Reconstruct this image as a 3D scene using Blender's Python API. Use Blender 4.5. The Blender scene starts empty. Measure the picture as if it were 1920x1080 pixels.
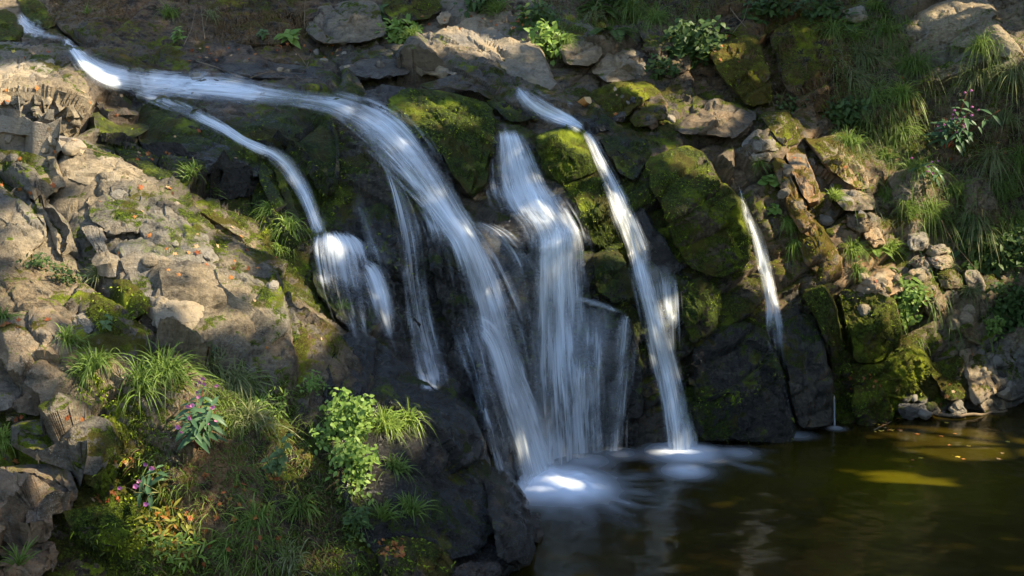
import bpy, math, random
import numpy as np
from mathutils import Vector, Matrix, Quaternion

# ------------------------------------------------------------------ camera, light, exposure
SC = bpy.context.scene
COL = SC.collection
F_PX = 2318.0                    # focal length in photograph pixels (1920 wide)
CAM_H, PITCH = 5.0, math.radians(10.0)
cam_d = bpy.data.cameras.new('camera')
cam_d.sensor_width = 36.0
cam_d.lens = 36.0 * F_PX / 1920.0
cam_d.clip_end = 500.0
cam = bpy.data.objects.new('camera', cam_d)
cam.location = (0, 0, CAM_H)
cam.rotation_euler = (math.pi / 2 - PITCH, 0, 0)
COL.objects.link(cam)
SC.camera = cam

SUN_DIR = Vector((0.745, -0.12, 0.65)).normalized()      # from the scene towards the sun
world = bpy.data.worlds.new('World')
SC.world = world
world.use_nodes = True
wn = world.node_tree.nodes
wl = world.node_tree.links
sky = wn.new('ShaderNodeTexSky')
sky.sky_type = 'NISHITA'
sky.sun_disc = False
sky.sun_elevation = math.asin(SUN_DIR.z)
sky.sun_rotation = math.atan2(SUN_DIR.x, SUN_DIR.y)
wn['Background'].inputs['Strength'].default_value = 0.15
wl.new(sky.outputs['Color'], wn['Background'].inputs['Color'])
sun_d = bpy.data.lights.new('sun', 'SUN')
sun_d.energy = 4.3
sun_d.angle = math.radians(0.53)
sun_d.color = (1.0, 0.88, 0.66)
sun = bpy.data.objects.new('sun', sun_d)
sun.rotation_euler = SUN_DIR.to_track_quat('Z', 'Y').to_euler()
sun.location = (20, 5, 25)
COL.objects.link(sun)
SC.view_settings.view_transform = 'Standard'
SC.view_settings.look = 'None'
SC.view_settings.gamma = 1.0
SC.view_settings.use_curve_mapping = False
SC.view_settings.exposure = 1.95
SC.render.engine = 'CYCLES'
SC.cycles.use_denoising = True
SC.cycles.transparent_max_bounces = 32
SC.cycles.max_bounces = 6
SC.cycles.diffuse_bounces = 3
SC.cycles.glossy_bounces = 2
SC.cycles.transmission_bounces = 4
SC.cycles.sample_clamp_indirect = 6.0
SC.cycles.caustics_reflective = False
SC.cycles.caustics_refractive = False

rng = np.random.default_rng(11)
rnd = random.Random(5)

# ------------------------------------------------------------------ geometry of the view (used once to survey the place)
CP, SP = math.cos(PITCH), math.sin(PITCH)

def unproj(px, py, d):
    px = np.asarray(px, float); py = np.asarray(py, float); d = np.asarray(d, float)
    s = d * (540.0 - py) / F_PX
    return np.stack([d * (px - 960.0) / F_PX, d * CP + s * SP, CAM_H - d * SP + s * CP], -1)

def plane_depth(py, z):
    t = (540.0 - np.asarray(py, float)) / F_PX
    zc = -SP + CP * t
    return np.where(zc < -0.02, (z - CAM_H) / np.minimum(zc, -0.02), 400.0)

# ------------------------------------------------------------------ numpy noise
def _hash(ix, iy, iz, seed):
    h = (ix.astype(np.int64) * 374761393 + iy.astype(np.int64) * 668265263 + iz.astype(np.int64) * 2147483647 + seed * 974711) & 0xffffffff
    h = ((h ^ (h >> 13)) * 1274126177) & 0xffffffff
    h = ((h ^ (h >> 16)) * 2246822519) & 0xffffffff
    h = h ^ (h >> 15)
    return h

def vnoise(p, seed=0):
    i = np.floor(p).astype(np.int64); f = p - i
    f = f * f * f * (f * (f * 6 - 15) + 10)
    r = 0
    for dx in (0, 1):
        wx = f[:, 0] if dx else 1 - f[:, 0]
        for dy in (0, 1):
            wy = f[:, 1] if dy else 1 - f[:, 1]
            for dz in (0, 1):
                wz = f[:, 2] if dz else 1 - f[:, 2]
                r = r + wx * wy * wz * (_hash(i[:, 0] + dx, i[:, 1] + dy, i[:, 2] + dz, seed) / 4294967295.0)
    return r * 2 - 1

def fbm(p, octv=4, seed=0, gain=0.5, ridge=False):
    a, r, t = 1.0, 0, 0
    for o in range(octv):
        n = vnoise(p * (2.03 ** o) + 17.3 * o, seed + o)
        if ridge: n = 1 - 2 * np.abs(n)
        r = r + a * n; t += a; a *= gain
    return r / t

def cells(p, seed=0):
    """Voronoi: gives per point a random scalar, a random vector and offset to the cell centre, and edge distance."""
    i = np.floor(p).astype(np.int64)
    n = len(p)
    d1 = np.full(n, 9.0); d2 = np.full(n, 9.0)
    cid = np.zeros(n, np.int64); off = np.zeros((n, 3))
    for dx in (-1, 0, 1):
        for dy in (-1, 0, 1):
            for dz in (-1, 0, 1):
                c = i + np.array((dx, dy, dz))
                h = _hash(c[:, 0], c[:, 1], c[:, 2], seed)
                j = np.stack([(h & 1023) / 1023.0, ((h >> 10) & 1023) / 1023.0, ((h >> 20) & 1023) / 1023.0], -1)
                v = p - (c + 0.1 + 0.8 * j)
                d = np.sqrt((v * v).sum(1))
                m = d < d1
                d2 = np.where(m, d1, np.minimum(d2, d))
                d1 = np.where(m, d, d1)
                cid = np.where(m, h, cid)
                off[m] = v[m]
    h2 = _hash(cid, cid >> 7, cid >> 3, seed + 5)
    vec = np.stack([(h2 & 1023) / 511.5 - 1, ((h2 >> 10) & 1023) / 511.5 - 1, ((h2 >> 20) & 1023) / 511.5 - 1], -1)
    return (cid & 65535) / 32767.5 - 1, vec, off, d2 - d1

def rotz(p, deg):
    """rotate in the X-Z plane, to follow the dip of the rock beds"""
    a = math.radians(deg); c, s = math.cos(a), math.sin(a)
    return np.stack([p[:, 0] * c + p[:, 2] * s, p[:, 1], -p[:, 0] * s + p[:, 2] * c], -1)

def fracture(p, size, dip, seed, amp=1.0, aniso=(0.55, 0.8, 1.35)):
    q = rotz(p, dip) * np.array(aniso) / size
    q = q + 0.09 * np.stack([vnoise(q * 1.7, seed + 30), vnoise(q * 1.7, seed + 31), vnoise(q * 1.7, seed + 32)], -1)
    s, vec, off, e = cells(q, seed)
    return amp * size * (0.15 * s + 0.36 * (vec * off).sum(1) - 0.07 * np.exp(-(e / 0.06) ** 2))

def _rnd(a, b, c, seed):
    return _hash(a, b, c, seed) / 2147483647.5 - 1

def blocks(p, size, dip, seed, amp=1.0, aniso=(0.42, 0.7, 1.25)):
    '''bedded and jointed rock: layers broken into blocks that stand proud or sunk'''
    q = rotz(p, dip) * np.array(aniso) / size
    q = q + 0.16 * np.stack([fbm(q * 1.1, 2, seed + 30), fbm(q * 1.1, 2, seed + 33), fbm(q * 1.1, 2, seed + 36)], -1)
    zi = q[:, 2] + 0.35 * np.sin(q[:, 2] * 1.9); i = np.floor(zi).astype(np.int64); fz = zi - i
    o = np.zeros_like(i)
    xi = q[:, 0] + 3.7 * _rnd(i, o, o, seed) + 0.25 * fz * _rnd(i, o + 3, o, seed); j = np.floor(xi).astype(np.int64); fx = xi - j
    yi = q[:, 1] + 2.3 * _rnd(i, j, o, seed); k = np.floor(yi).astype(np.int64); fy = yi - k
    r = _rnd(i, j, k, seed + 1)
    t = 0.5 * (_rnd(i, j, k, seed + 2) * (fx - .5) + _rnd(i, j, k, seed + 3) * (fy - .5) + _rnd(i, j, k, seed + 4) * (fz - .5))
    e = np.minimum(np.minimum(fx, 1 - fx) / aniso[0], np.minimum(fz, 1 - fz) / aniso[2])
    return amp * size * (0.17 * r + 0.5 * t - 0.12 * np.exp(-(e / 0.07) ** 2))

def box_blur(a, r, ax):
    if r < 1: return a
    pad = [(0, 0)] * a.ndim; pad[ax] = (r, r)
    b = np.pad(a, pad, mode='edge'); c = np.cumsum(b, ax)
    z = np.zeros_like(np.take(c, [0], ax)); c = np.concatenate([z, c], ax)
    n = a.shape[ax]
    return (np.take(c, range(2 * r + 1, 2 * r + 1 + n), ax) - np.take(c, range(0, n), ax)) / (2 * r + 1)

# ------------------------------------------------------------------ mesh helpers
def mesh_np(name, verts, faces, smooth=True):
    """faces: (n,4) or (n,3) int array"""
    me = bpy.data.meshes.new(name)
    faces = np.asarray(faces, np.int32); k = faces.shape[1]
    me.vertices.add(len(verts)); me.vertices.foreach_set('co', np.asarray(verts, np.float32).ravel())
    me.loops.add(faces.size); me.loops.foreach_set('vertex_index', faces.ravel())
    me.polygons.add(len(faces)); me.polygons.foreach_set('loop_start', np.arange(0, faces.size, k, dtype=np.int32))
    me.polygons.foreach_set('use_smooth', np.full(len(faces), smooth))
    me.update(calc_edges=True)
    return me

def attr(me, name, vals):
    a = me.attributes.new(name, 'FLOAT', 'POINT')
    a.data.foreach_set('value', np.broadcast_to(np.asarray(vals, np.float32), (len(me.vertices),)).ravel().copy())

def link(name, data, mat=None, parent=None, loc=None):
    o = bpy.data.objects.new(name, data); COL.objects.link(o)
    if mat is not None and data is not None and len(data.materials) == 0: data.materials.append(mat)
    if parent is not None: o.parent = parent
    if loc is not None: o.location = loc
    return o

def tag(o, label=None, cat=None, group=None, kind=None):
    if label: o['label'] = label
    if cat: o['category'] = cat
    if group: o['group'] = group
    if kind: o['kind'] = kind
    return o

def vert_normals(V, Fq):
    a, b, c, d = (V[Fq[:, i]] for i in range(4))
    fn = np.cross(c - a, d - b)
    N = np.zeros_like(V)
    for i in range(4): np.add.at(N, Fq[:, i], fn)
    return N / (np.linalg.norm(N, axis=1, keepdims=True) + 1e-9)

def grid_faces(nr, nc):
    i = np.arange((nr - 1) * (nc - 1)); r = i // (nc - 1); c = i % (nc - 1)
    a = r * nc + c
    return np.stack([a, a + nc, a + nc + 1, a + 1], -1)

# ------------------------------------------------------------------ materials
class NT:
    def __init__(s, name):
        s.m = bpy.data.materials.new(name); s.m.use_nodes = True
        s.t = s.m.node_tree; s.n = s.t.nodes; s.n.clear()
        s.out = s.n.new('ShaderNodeOutputMaterial')
    def add(s, typ, **kw):
        nd = s.n.new(typ)
        for k, v in kw.items():
            if k.startswith('_'): setattr(nd, k[1:], v)
            else: s.set(nd, k.replace('__', ' '), v)
        return nd
    def set(s, nd, key, v):
        inp = nd.inputs[key] if not isinstance(key, int) else nd.inputs[key]
        if hasattr(v, 'is_linked') or hasattr(v, 'links'): s.t.links.new(v, inp)
        else: inp.default_value = v
    def math(s, op, a, b=0.0, clamp=False):
        nd = s.n.new('ShaderNodeMath'); nd.operation = op; nd.use_clamp = clamp
        s.set(nd, 0, a); s.set(nd, 1, b); return nd.outputs[0]
    def ramp(s, v, lo, hi, a=0.0, b=1.0, typ='SMOOTHSTEP'):
        nd = s.n.new('ShaderNodeMapRange'); nd.interpolation_type = typ
        for k, x in zip((0, 1, 2, 3, 4), (v, lo, hi, a, b)): s.set(nd, k, x)
        return nd.outputs[0]
    def mix(s, f, a, b, blend='MIX'):
        nd = s.n.new('ShaderNodeMix'); nd.data_type = 'RGBA'; nd.blend_type = blend
        s.set(nd, 0, f)
        for k, x in ((6, a), (7, b)):
            if isinstance(x, tuple) and len(x) == 3: x = (*x, 1)
            s.set(nd, k, x)
        return nd.outputs[2]
    def noise(s, vec, scale, detail=4, rough=0.55, dist=0.0):
        nd = s.n.new('ShaderNodeTexNoise')
        s.set(nd, 'Vector', vec); s.set(nd, 'Scale', scale); s.set(nd, 'Detail', detail)
        s.set(nd, 'Roughness', rough); s.set(nd, 'Distortion', dist)
        return nd.outputs['Fac']
    def attr(s, name):
        nd = s.n.new('ShaderNodeAttribute'); nd.attribute_name = name; return nd.outputs['Fac']
    def done(s, sh):
        s.t.links.new(sh, s.out.inputs['Surface']); return s.m

def rock_material():
    b = NT('weathered_mossy_rock')
    geo = b.n.new('ShaderNodeNewGeometry')
    P = geo.outputs['Position']
    sep = b.n.new('ShaderNodeSeparateXYZ'); b.t.links.new(geo.outputs['Normal'], sep.inputs[0])
    nz = sep.outputs['Z']
    moss, wet, tone, warm = (b.attr(k) for k in ('moss', 'wet', 'tone', 'warm'))
    n1 = b.noise(P, 0.9, 3, 0.5, 0.3)
    n2 = b.noise(P, 4.0, 6, 0.62, 0.4)
    n3 = b.noise(P, 21.0, 6, 0.68)
    n4 = b.noise(P, 85.0, 3, 0.6)
    # bedding streaks along the dip
    mp = b.n.new('ShaderNodeMapping'); b.t.links.new(P, mp.inputs['Vector'])
    mp.inputs['Rotation'].default_value = (0, math.radians(33), 0); mp.inputs['Scale'].default_value = (1.0, 1.5, 6.0)
    n5 = b.noise(mp.outputs['Vector'], 2.6, 6, 0.66, 0.6)
    # bare rock
    t = b.math('ADD', b.math('ADD', b.math('MULTIPLY', tone, 1.1), 0.02), b.math('MULTIPLY', b.math('SUBTRACT', n2, 0.5), 0.9))
    t = b.math('ADD', t, b.math('MULTIPLY', b.math('SUBTRACT', n3, 0.5), 1.15))
    t = b.math('ADD', t, b.math('MULTIPLY', b.math('SUBTRACT', n5, 0.5), 1.0), True)
    pale = b.mix(b.ramp(n1, 0.40, 0.60), (0.335, 0.262, 0.165), (0.245, 0.218, 0.175))
    dark = b.mix(b.ramp(n2, 0.40, 0.62), (0.022, 0.017, 0.010), (0.062, 0.046, 0.028))
    col = b.mix(t, dark, pale)
    col = b.mix(b.math('MULTIPLY', warm, b.ramp(n2, 0.35, 0.6)), col, (0.27, 0.125, 0.040))
    # pale lichen freckles
    lich = b.math('MULTIPLY', b.ramp(n4, 0.60, 0.68), b.ramp(b.noise(P, 2.3, 3, 0.5), 0.50, 0.66))
    lich = b.math('MULTIPLY', lich, b.math('MULTIPLY', b.math('SUBTRACT', 1.0, wet), 0.75))
    col = b.mix(lich, col, (0.46, 0.45, 0.39))
    # moss
    mm = b.math('ADD', moss, b.math('MULTIPLY', b.math('SUBTRACT', nz, 0.25), 0.30))
    mm = b.math('ADD', mm, b.math('MULTIPLY', b.math('SUBTRACT', n2, 0.5), 1.5))
    mm = b.math('ADD', mm, b.math('MULTIPLY', b.math('SUBTRACT', n1, 0.5), 1.3))
    mm = b.math('ADD', mm, b.math('MULTIPLY', b.math('SUBTRACT', n3, 0.5), 0.7))
    mm = b.ramp(mm, 0.50, 0.68)
    mm = b.math('MULTIPLY', mm, b.ramp(moss, 0.02, 0.25))
    g = b.mix(b.ramp(b.math('ADD', b.math('MULTIPLY', n3, 0.5), b.math('MULTIPLY', b.noise(P, 60.0, 4, 0.7), 0.5)), 0.44, 0.64), (0.018, 0.027, 0.004), (0.135, 0.185, 0.014))
    g = b.mix(b.ramp(b.noise(P, 1.7, 4, 0.55), 0.50, 0.74, 0.0, 0.8), g, (0.30, 0.36, 0.016))
    g = b.mix(b.math('MULTIPLY', b.ramp(b.noise(P, 2.6, 4, 0.6), 0.48, 0.62), 0.75), g, (0.085, 0.068, 0.014))
    g = b.mix(b.math('MULTIPLY', warm, 0.7), g, (0.15, 0.085, 0.018))
    col = b.mix(mm, col, g)
    # wet rock is darker and shiny
    wn_ = b.math('MULTIPLY', wet, b.ramp(n2, 0.22, 0.48))
    col = b.mix(b.math('MULTIPLY', wn_, b.math('SUBTRACT', 0.80, b.math('MULTIPLY', mm, 0.35))), col, (0.008, 0.0075, 0.006))
    rough = b.math('SUBTRACT', 0.86, b.math('MULTIPLY', b.math('MULTIPLY', wn_, b.math('SUBTRACT', 1.0, b.math('MULTIPLY', mm, 0.6))), 0.68))
    h = b.math('ADD', b.math('MULTIPLY', n3, 0.9), b.math('MULTIPLY', n4, 0.45))
    h = b.math('ADD', h, b.math('MULTIPLY', n5, 0.5))
    hm = b.math('ADD', b.math('MULTIPLY', b.noise(P, 46.0, 5, 0.75), 1.5), 0.25)
    hh = b.n.new('ShaderNodeMix'); b.set(hh, 0, mm); b.set(hh, 2, h); b.set(hh, 3, hm)
    bump = b.add('ShaderNodeBump', Strength=1.0, Distance=0.05, Height=hh.outputs[0])
    bs = b.add('ShaderNodeBsdfPrincipled', Base__Color=col, Roughness=rough, Normal=bump.outputs[0])
    b.set(bs, 'Specular IOR Level', b.math('ADD', 0.10, b.math('MULTIPLY', b.math('MULTIPLY', wn_, b.math('SUBTRACT', 1.0, b.math('MULTIPLY', mm, 0.8))), 0.45)))
    return b.done(bs.outputs[0])
ROCK = rock_material()

def leaf_material(name, c1, c2, trans=0.45, rough=0.5, c3=None):
    b = NT(name)
    geo = b.n.new('ShaderNodeNewGeometry')
    oi = b.n.new('ShaderNodeObjectInfo')
    r = b.math('FRACT', b.math('ADD', geo.outputs['Random Per Island'], oi.outputs['Random']))
    col = b.mix(r, c1, c2)
    if c3: col = b.mix(b.ramp(b.math('FRACT', b.math('MULTIPLY', r, 7.31)), 0.62, 0.9), col, c3)
    n = b.noise(geo.outputs['Position'], 30, 3)
    col = b.mix(b.ramp(n, 0.3, 0.7, 0.0, 0.45), col, (0.5, 0.5, 0.5), 'MULTIPLY')
    d = b.add('ShaderNodeBsdfPrincipled', Base__Color=col, Roughness=rough)
    d.inputs['Specular IOR Level'].default_value = 0.2
    tr = b.add('ShaderNodeBsdfTranslucent', Color=col)
    mx = b.add('ShaderNodeMixShader', Fac=trans)
    b.t.links.new(d.outputs[0], mx.inputs[1]); b.t.links.new(tr.outputs[0], mx.inputs[2])
    return b.done(mx.outputs[0])

M_GRASS = leaf_material('grass_green', (0.10, 0.17, 0.025), (0.20, 0.27, 0.06), 0.4)
M_GRASSB = leaf_material('grass_bright', (0.17, 0.27, 0.035), (0.32, 0.40, 0.09), 0.45)
M_GRASSG = leaf_material('grass_mixed', (0.07, 0.12, 0.02), (0.22, 0.28, 0.05), 0.4)
M_STRAW = leaf_material('grass_straw', (0.25, 0.24, 0.12), (0.15, 0.20, 0.05), 0.35)
M_DEAD = leaf_material('dead_grass', (0.10, 0.065, 0.025), (0.17, 0.11, 0.05), 0.25, 0.8)
M_LEAF = leaf_material('leaf_green', (0.045, 0.085, 0.022), (0.09, 0.14, 0.035), 0.35)
M_LEAFB = leaf_material('leaf_bright', (0.14, 0.24, 0.04), (0.26, 0.36, 0.08), 0.45)
M_LEAFD = leaf_material('leaf_dark', (0.025, 0.05, 0.014), (0.055, 0.085, 0.02), 0.3)
M_BALSAM = leaf_material('leaf_bluegreen', (0.060, 0.125, 0.055), (0.105, 0.175, 0.075), 0.35, 0.4)
M_NETTLE = leaf_material('leaf_nettle', (0.09, 0.14, 0.045), (0.15, 0.21, 0.07), 0.35)
M_YELLOW = leaf_material('leaf_yellow', (0.30, 0.26, 0.04), (0.20, 0.24, 0.035), 0.45, 0.5, (0.36, 0.16, 0.03))
M_MOSSB = leaf_material('moss_lit', (0.13, 0.18, 0.012), (0.30, 0.36, 0.02), 0.2, 0.8)
M_MOSSD = leaf_material('moss_shaded', (0.025, 0.035, 0.006), (0.075, 0.085, 0.014), 0.2, 0.8)
M_FERN = leaf_material('fern_green', (0.06, 0.12, 0.02), (0.12, 0.18, 0.035), 0.4)
M_PINK = leaf_material('petal_pink', (0.55, 0.14, 0.34), (0.68, 0.28, 0.48), 0.4)
M_STEMR = leaf_material('stem_red', (0.20, 0.045, 0.028), (0.24, 0.07, 0.035), 0.0, 0.45)
M_STEM = leaf_material('stem_green', (0.12, 0.13, 0.04), (0.16, 0.15, 0.06), 0.0, 0.6)
M_TWIG = leaf_material('twig_bark', (0.16, 0.11, 0.065), (0.24, 0.18, 0.11), 0.0, 0.85)
M_FL = [leaf_material('autumn_leaf_%s' % n, a, c, 0.25, 0.6) for n, a, c in (
    ('orange', (0.36, 0.12, 0.028), (0.42, 0.18, 0.05)), ('rust', (0.25, 0.070, 0.022), (0.33, 0.11, 0.035)),
    ('tan', (0.40, 0.25, 0.12), (0.48, 0.33, 0.18)), ('yellow', (0.55, 0.36, 0.04), (0.50, 0.40, 0.08)))]

def flow_material(name, warm=False):
    b = NT(name)
    uv = b.n.new('ShaderNodeUVMap'); uv.uv_map = 'flow'
    sx = b.n.new('ShaderNodeSeparateXYZ'); b.t.links.new(uv.outputs[0], sx.inputs[0])
    U, V = sx.outputs[0], sx.outputs[1]
    dens = b.attr('dens'); edge = b.attr('edge'); sd = b.attr('seed')
    def cv(ku, kv):
        c = b.n.new('ShaderNodeCombineXYZ')
        b.set(c, 0, b.math('MULTIPLY', U, ku)); b.set(c, 1, b.math('MULTIPLY', V, kv)); b.set(c, 2, sd)
        return c.outputs[0]
    s1 = b.noise(cv(7.0, 0.55), 1.0, 3, 0.55, 0.25)
    s2 = b.noise(cv(22.0, 0.6), 1.0, 3, 0.6, 0.15)
    s3 = b.noise(cv(2.6, 1.1), 1.0, 2, 0.5, 0.5)
    st = b.math('ADD', b.math('MULTIPLY', s1, 0.50), b.math('MULTIPLY', s2, 0.50))
    st = b.math('ADD', st, b.math('MULTIPLY', b.math('SUBTRACT', s3, 0.5), 0.5))
    st = b.math('ADD', b.math('MULTIPLY', b.math('SUBTRACT', st, 0.5), 1.7), 0.5)
    # high density closes the gaps between strands; towards the edges they part
    eff = b.math('MULTIPLY', dens, b.math('POWER', b.math('MAXIMUM', edge, 0.0), 0.55))
    lo = b.math('SUBTRACT', 0.88, b.math('MULTIPLY', eff, 0.76))
    a = b.ramp(st, lo, b.math('ADD', lo, 0.68))
    veil = b.math('MULTIPLY', b.ramp(eff, 0.5, 1.15, 0.0, 0.5), b.math('ADD', 0.40, b.math('MULTIPLY', st, 0.9)))
    a = b.math('MAXIMUM', a, veil)
    a = b.math('MULTIPLY', a, b.ramp(edge, 0.0, 0.7))
    a = b.math('MULTIPLY', a, b.ramp(dens, 0.0, 0.3))
    a = b.math('MULTIPLY', a, b.ramp(dens, 0.4, 1.1, 0.55, 0.92))
    d = b.add('ShaderNodeBsdfDiffuse', Color=(0.90, 0.94, 0.97, 1))
    tr = b.add('ShaderNodeBsdfTranslucent', Color=(0.90, 0.94, 0.97, 1))
    m1 = b.add('ShaderNodeMixShader', Fac=0.4)
    b.t.links.new(d.outputs[0], m1.inputs[1]); b.t.links.new(tr.outputs[0], m1.inputs[2])
    gl = b.add('ShaderNodeBsdfGlossy', Roughness=0.25)
    m3 = b.add('ShaderNodeMixShader', Fac=0.06)
    b.t.links.new(m1.outputs[0], m3.inputs[1]); b.t.links.new(gl.outputs[0], m3.inputs[2])
    tp = b.n.new('ShaderNodeBsdfTransparent')
    m2 = b.add('ShaderNodeMixShader', Fac=a)
    b.t.links.new(tp.outputs[0], m2.inputs[1]); b.t.links.new(m3.outputs[0], m2.inputs[2])
    return b.done(m2.outputs[0])
M_FLOW = flow_material('falling_white_water')

def clear_stream_material():
    b = NT('dark_running_water')
    geo = b.n.new('ShaderNodeNewGeometry')
    n = b.noise(geo.outputs['Position'], 5.0, 3, 0.5)
    bump = b.add('ShaderNodeBump', Strength=0.25, Distance=0.05, Height=n)
    bs = b.add('ShaderNodeBsdfPrincipled', Base__Color=(0.035, 0.028, 0.016, 1), Roughness=0.10, Normal=bump.outputs[0])
    bs.inputs['IOR'].default_value = 1.33
    return b.done(bs.outputs[0])
M_STREAM = clear_stream_material()

def pool_material():
    b = NT('brown_pool_water')
    geo = b.n.new('ShaderNodeNewGeometry')
    P = geo.outputs['Position']
    foam = b.attr('foam')
    mp = b.n.new('ShaderNodeMapping'); b.t.links.new(P, mp.inputs['Vector'])
    mp.inputs['Rotation'].default_value = (0, 0, math.radians(25)); mp.inputs['Scale'].default_value = (1.0, 2.2, 1.0)
    n1 = b.noise(mp.outputs[0], 4.5, 4, 0.55, 0.6)
    n2 = b.noise(mp.outputs[0], 16.0, 3, 0.55)
    col = b.mix(b.ramp(b.noise(P, 0.8, 3), 0.35, 0.65), (0.018, 0.0115, 0.0022), (0.021, 0.0165, 0.0018))
    col = b.mix(b.attr('sunlit_shoal'), col, (0.055, 0.046, 0.002))  # yellow sun glow mixed into the water colour
    col = b.mix(foam, col, (0.80, 0.85, 0.92))
    h = b.math('ADD', b.math('MULTIPLY', n1, 0.7), b.math('MULTIPLY', n2, 0.3))
    bump = b.add('ShaderNodeBump', Strength=0.06, Distance=0.03, Height=h)
    bs = b.add('ShaderNodeBsdfPrincipled', Base__Color=col, Roughness=b.ramp(foam, 0.0, 0.5, 0.16, 0.6), Normal=bump.outputs[0])
    bs.inputs['IOR'].default_value = 1.33
    return b.done(bs.outputs[0])
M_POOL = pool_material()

# ------------------------------------------------------------------ bedrock: surveyed distances (photo px, photo py, metres)
CTRL = '''-400,-300,25 300,-300,25 900,-300,25 1500,-300,24.5 2320,-300,23  -400,0,23.5 0,0,22.8 300,0,22 600,0,22.2 900,0,22.6 1200,0,22.3 1500,0,22.3 1900,0,22 2320,0,21
40,45,21.5 150,110,19.3 0,95,18.2 60,100,18.6 300,100,20.2 420,90,21 600,90,20.9 850,75,20.7 1000,100,20.1 1200,100,21 1400,110,20.8 1560,110,21.6 1700,100,21.4 1900,100,21
250,158,18.6 400,172,18.1 500,180,17.9 640,198,17.5 720,238,16.9 400,133,19.3 550,140,19.2 700,140,19.2 850,150,18.9 960,172,19.5 1090,205,19.1 1200,205,19.5 1350,220,19.7 1500,250,19.7 1650,250,20.7 1900,250,20.6
-400,150,17 0,150,16.5 100,180,16.2 0,230,15.3 140,262,15.2 0,300,14.6 150,350,14.6 300,330,15.2 250,240,16.5 350,262,16.5 450,290,16.4 450,240,16.9 560,230,16.9 560,330,16.5
-400,400,14.2 0,400,14 200,450,13.8 350,400,14.5 450,440,14.5 540,440,15.1 560,500,14.6 -400,620,12.5 0,520,13.2 200,560,12.9 400,560,13.3 560,560,13.9 640,575,14.3 700,632,14.2
0,620,12.3 200,660,12 400,680,12.3 560,680,13 680,700,13.5 0,780,11.6 200,800,11.5 400,820,11.8 560,820,12.2 700,800,12.8 800,760,13.5 880,790,13.8
-400,1000,10.7 0,1000,10.6 200,1000,10.7 400,1000,11 600,980,11.5 750,950,12.1 880,930,12.9 950,920,13.5 985,1000,13 1000,1060,12.6 -400,1300,9.6 0,1300,9.6 500,1300,9.9 900,1300,11 1000,1200,13
620,440,15.7 650,560,15.4 700,450,16 760,400,16.2 760,560,15.7 760,680,15.2 820,720,15.1 860,450,16 900,560,15.8 900,700,15.4 940,800,15.3 960,880,15.3 1010,905,15.3 1060,1000,15.6 1100,1200,16
830,330,16.6 900,350,17.2 960,350,17.3 1000,400,16.9 1060,440,16.7 1050,600,16.6 1060,845,16.6 1150,560,16.6 1150,845,16.7 930,250,17.9 1050,250,17.7 1100,350,17.4 1150,450,17.2 1200,480,17.3 1230,650,16.9 1280,835,16.8
1250,300,18.2 1300,400,17.6 1350,550,17.3 1300,620,17 1390,720,17.1 1480,810,17.3 1300,1000,17.2 1420,300,18.8 1440,450,18.3 1460,560,18 1520,650,17.8 1560,780,17.7 1550,350,18.9 1600,450,18.7 1650,600,18.3 1650,780,18 1750,500,19 1750,650,18.5 1780,760,18.3 1850,770,18.4 1700,1000,18.5
1700,350,20 1850,400,20 1900,550,19.6 1900,700,19 1920,770,18.7 2320,400,19 2320,800,17.8 2320,1100,17.5'''
C = np.array([[float(v) for v in t.split(',')] for t in CTRL.split()])

def make_rbf(xy, val, smooth=0.0):
    xy = xy / 500.0
    r = np.sqrt(((xy[:, None] - xy[None]) ** 2).sum(-1))
    n = len(xy)
    A = np.zeros((n + 3, n + 3)); A[:n, :n] = -r + smooth * np.eye(n)
    A[:n, n] = 1; A[:n, n + 1:] = xy; A[n, :n] = 1; A[n + 1:, :n] = xy.T
    w = np.linalg.solve(A, np.concatenate([val, np.zeros(3)]))
    def f(px, py):
        px = np.asarray(px, float); shp = px.shape
        q = np.stack([px.ravel(), np.asarray(py, float).ravel()], -1) / 500.0
        out = np.empty(len(q))
        for k in range(0, len(q), 60000):
            qq = q[k:k + 60000]
            rr = np.sqrt(((qq[:, None] - xy[None]) ** 2).sum(-1) + 0.0012)
            out[k:k + 60000] = -rr @ w[:n] + w[n] + qq @ w[n + 1:]
        return out.reshape(shp)
    return f
DEPTH = make_rbf(C[:, :2], C[:, 2])

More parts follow.
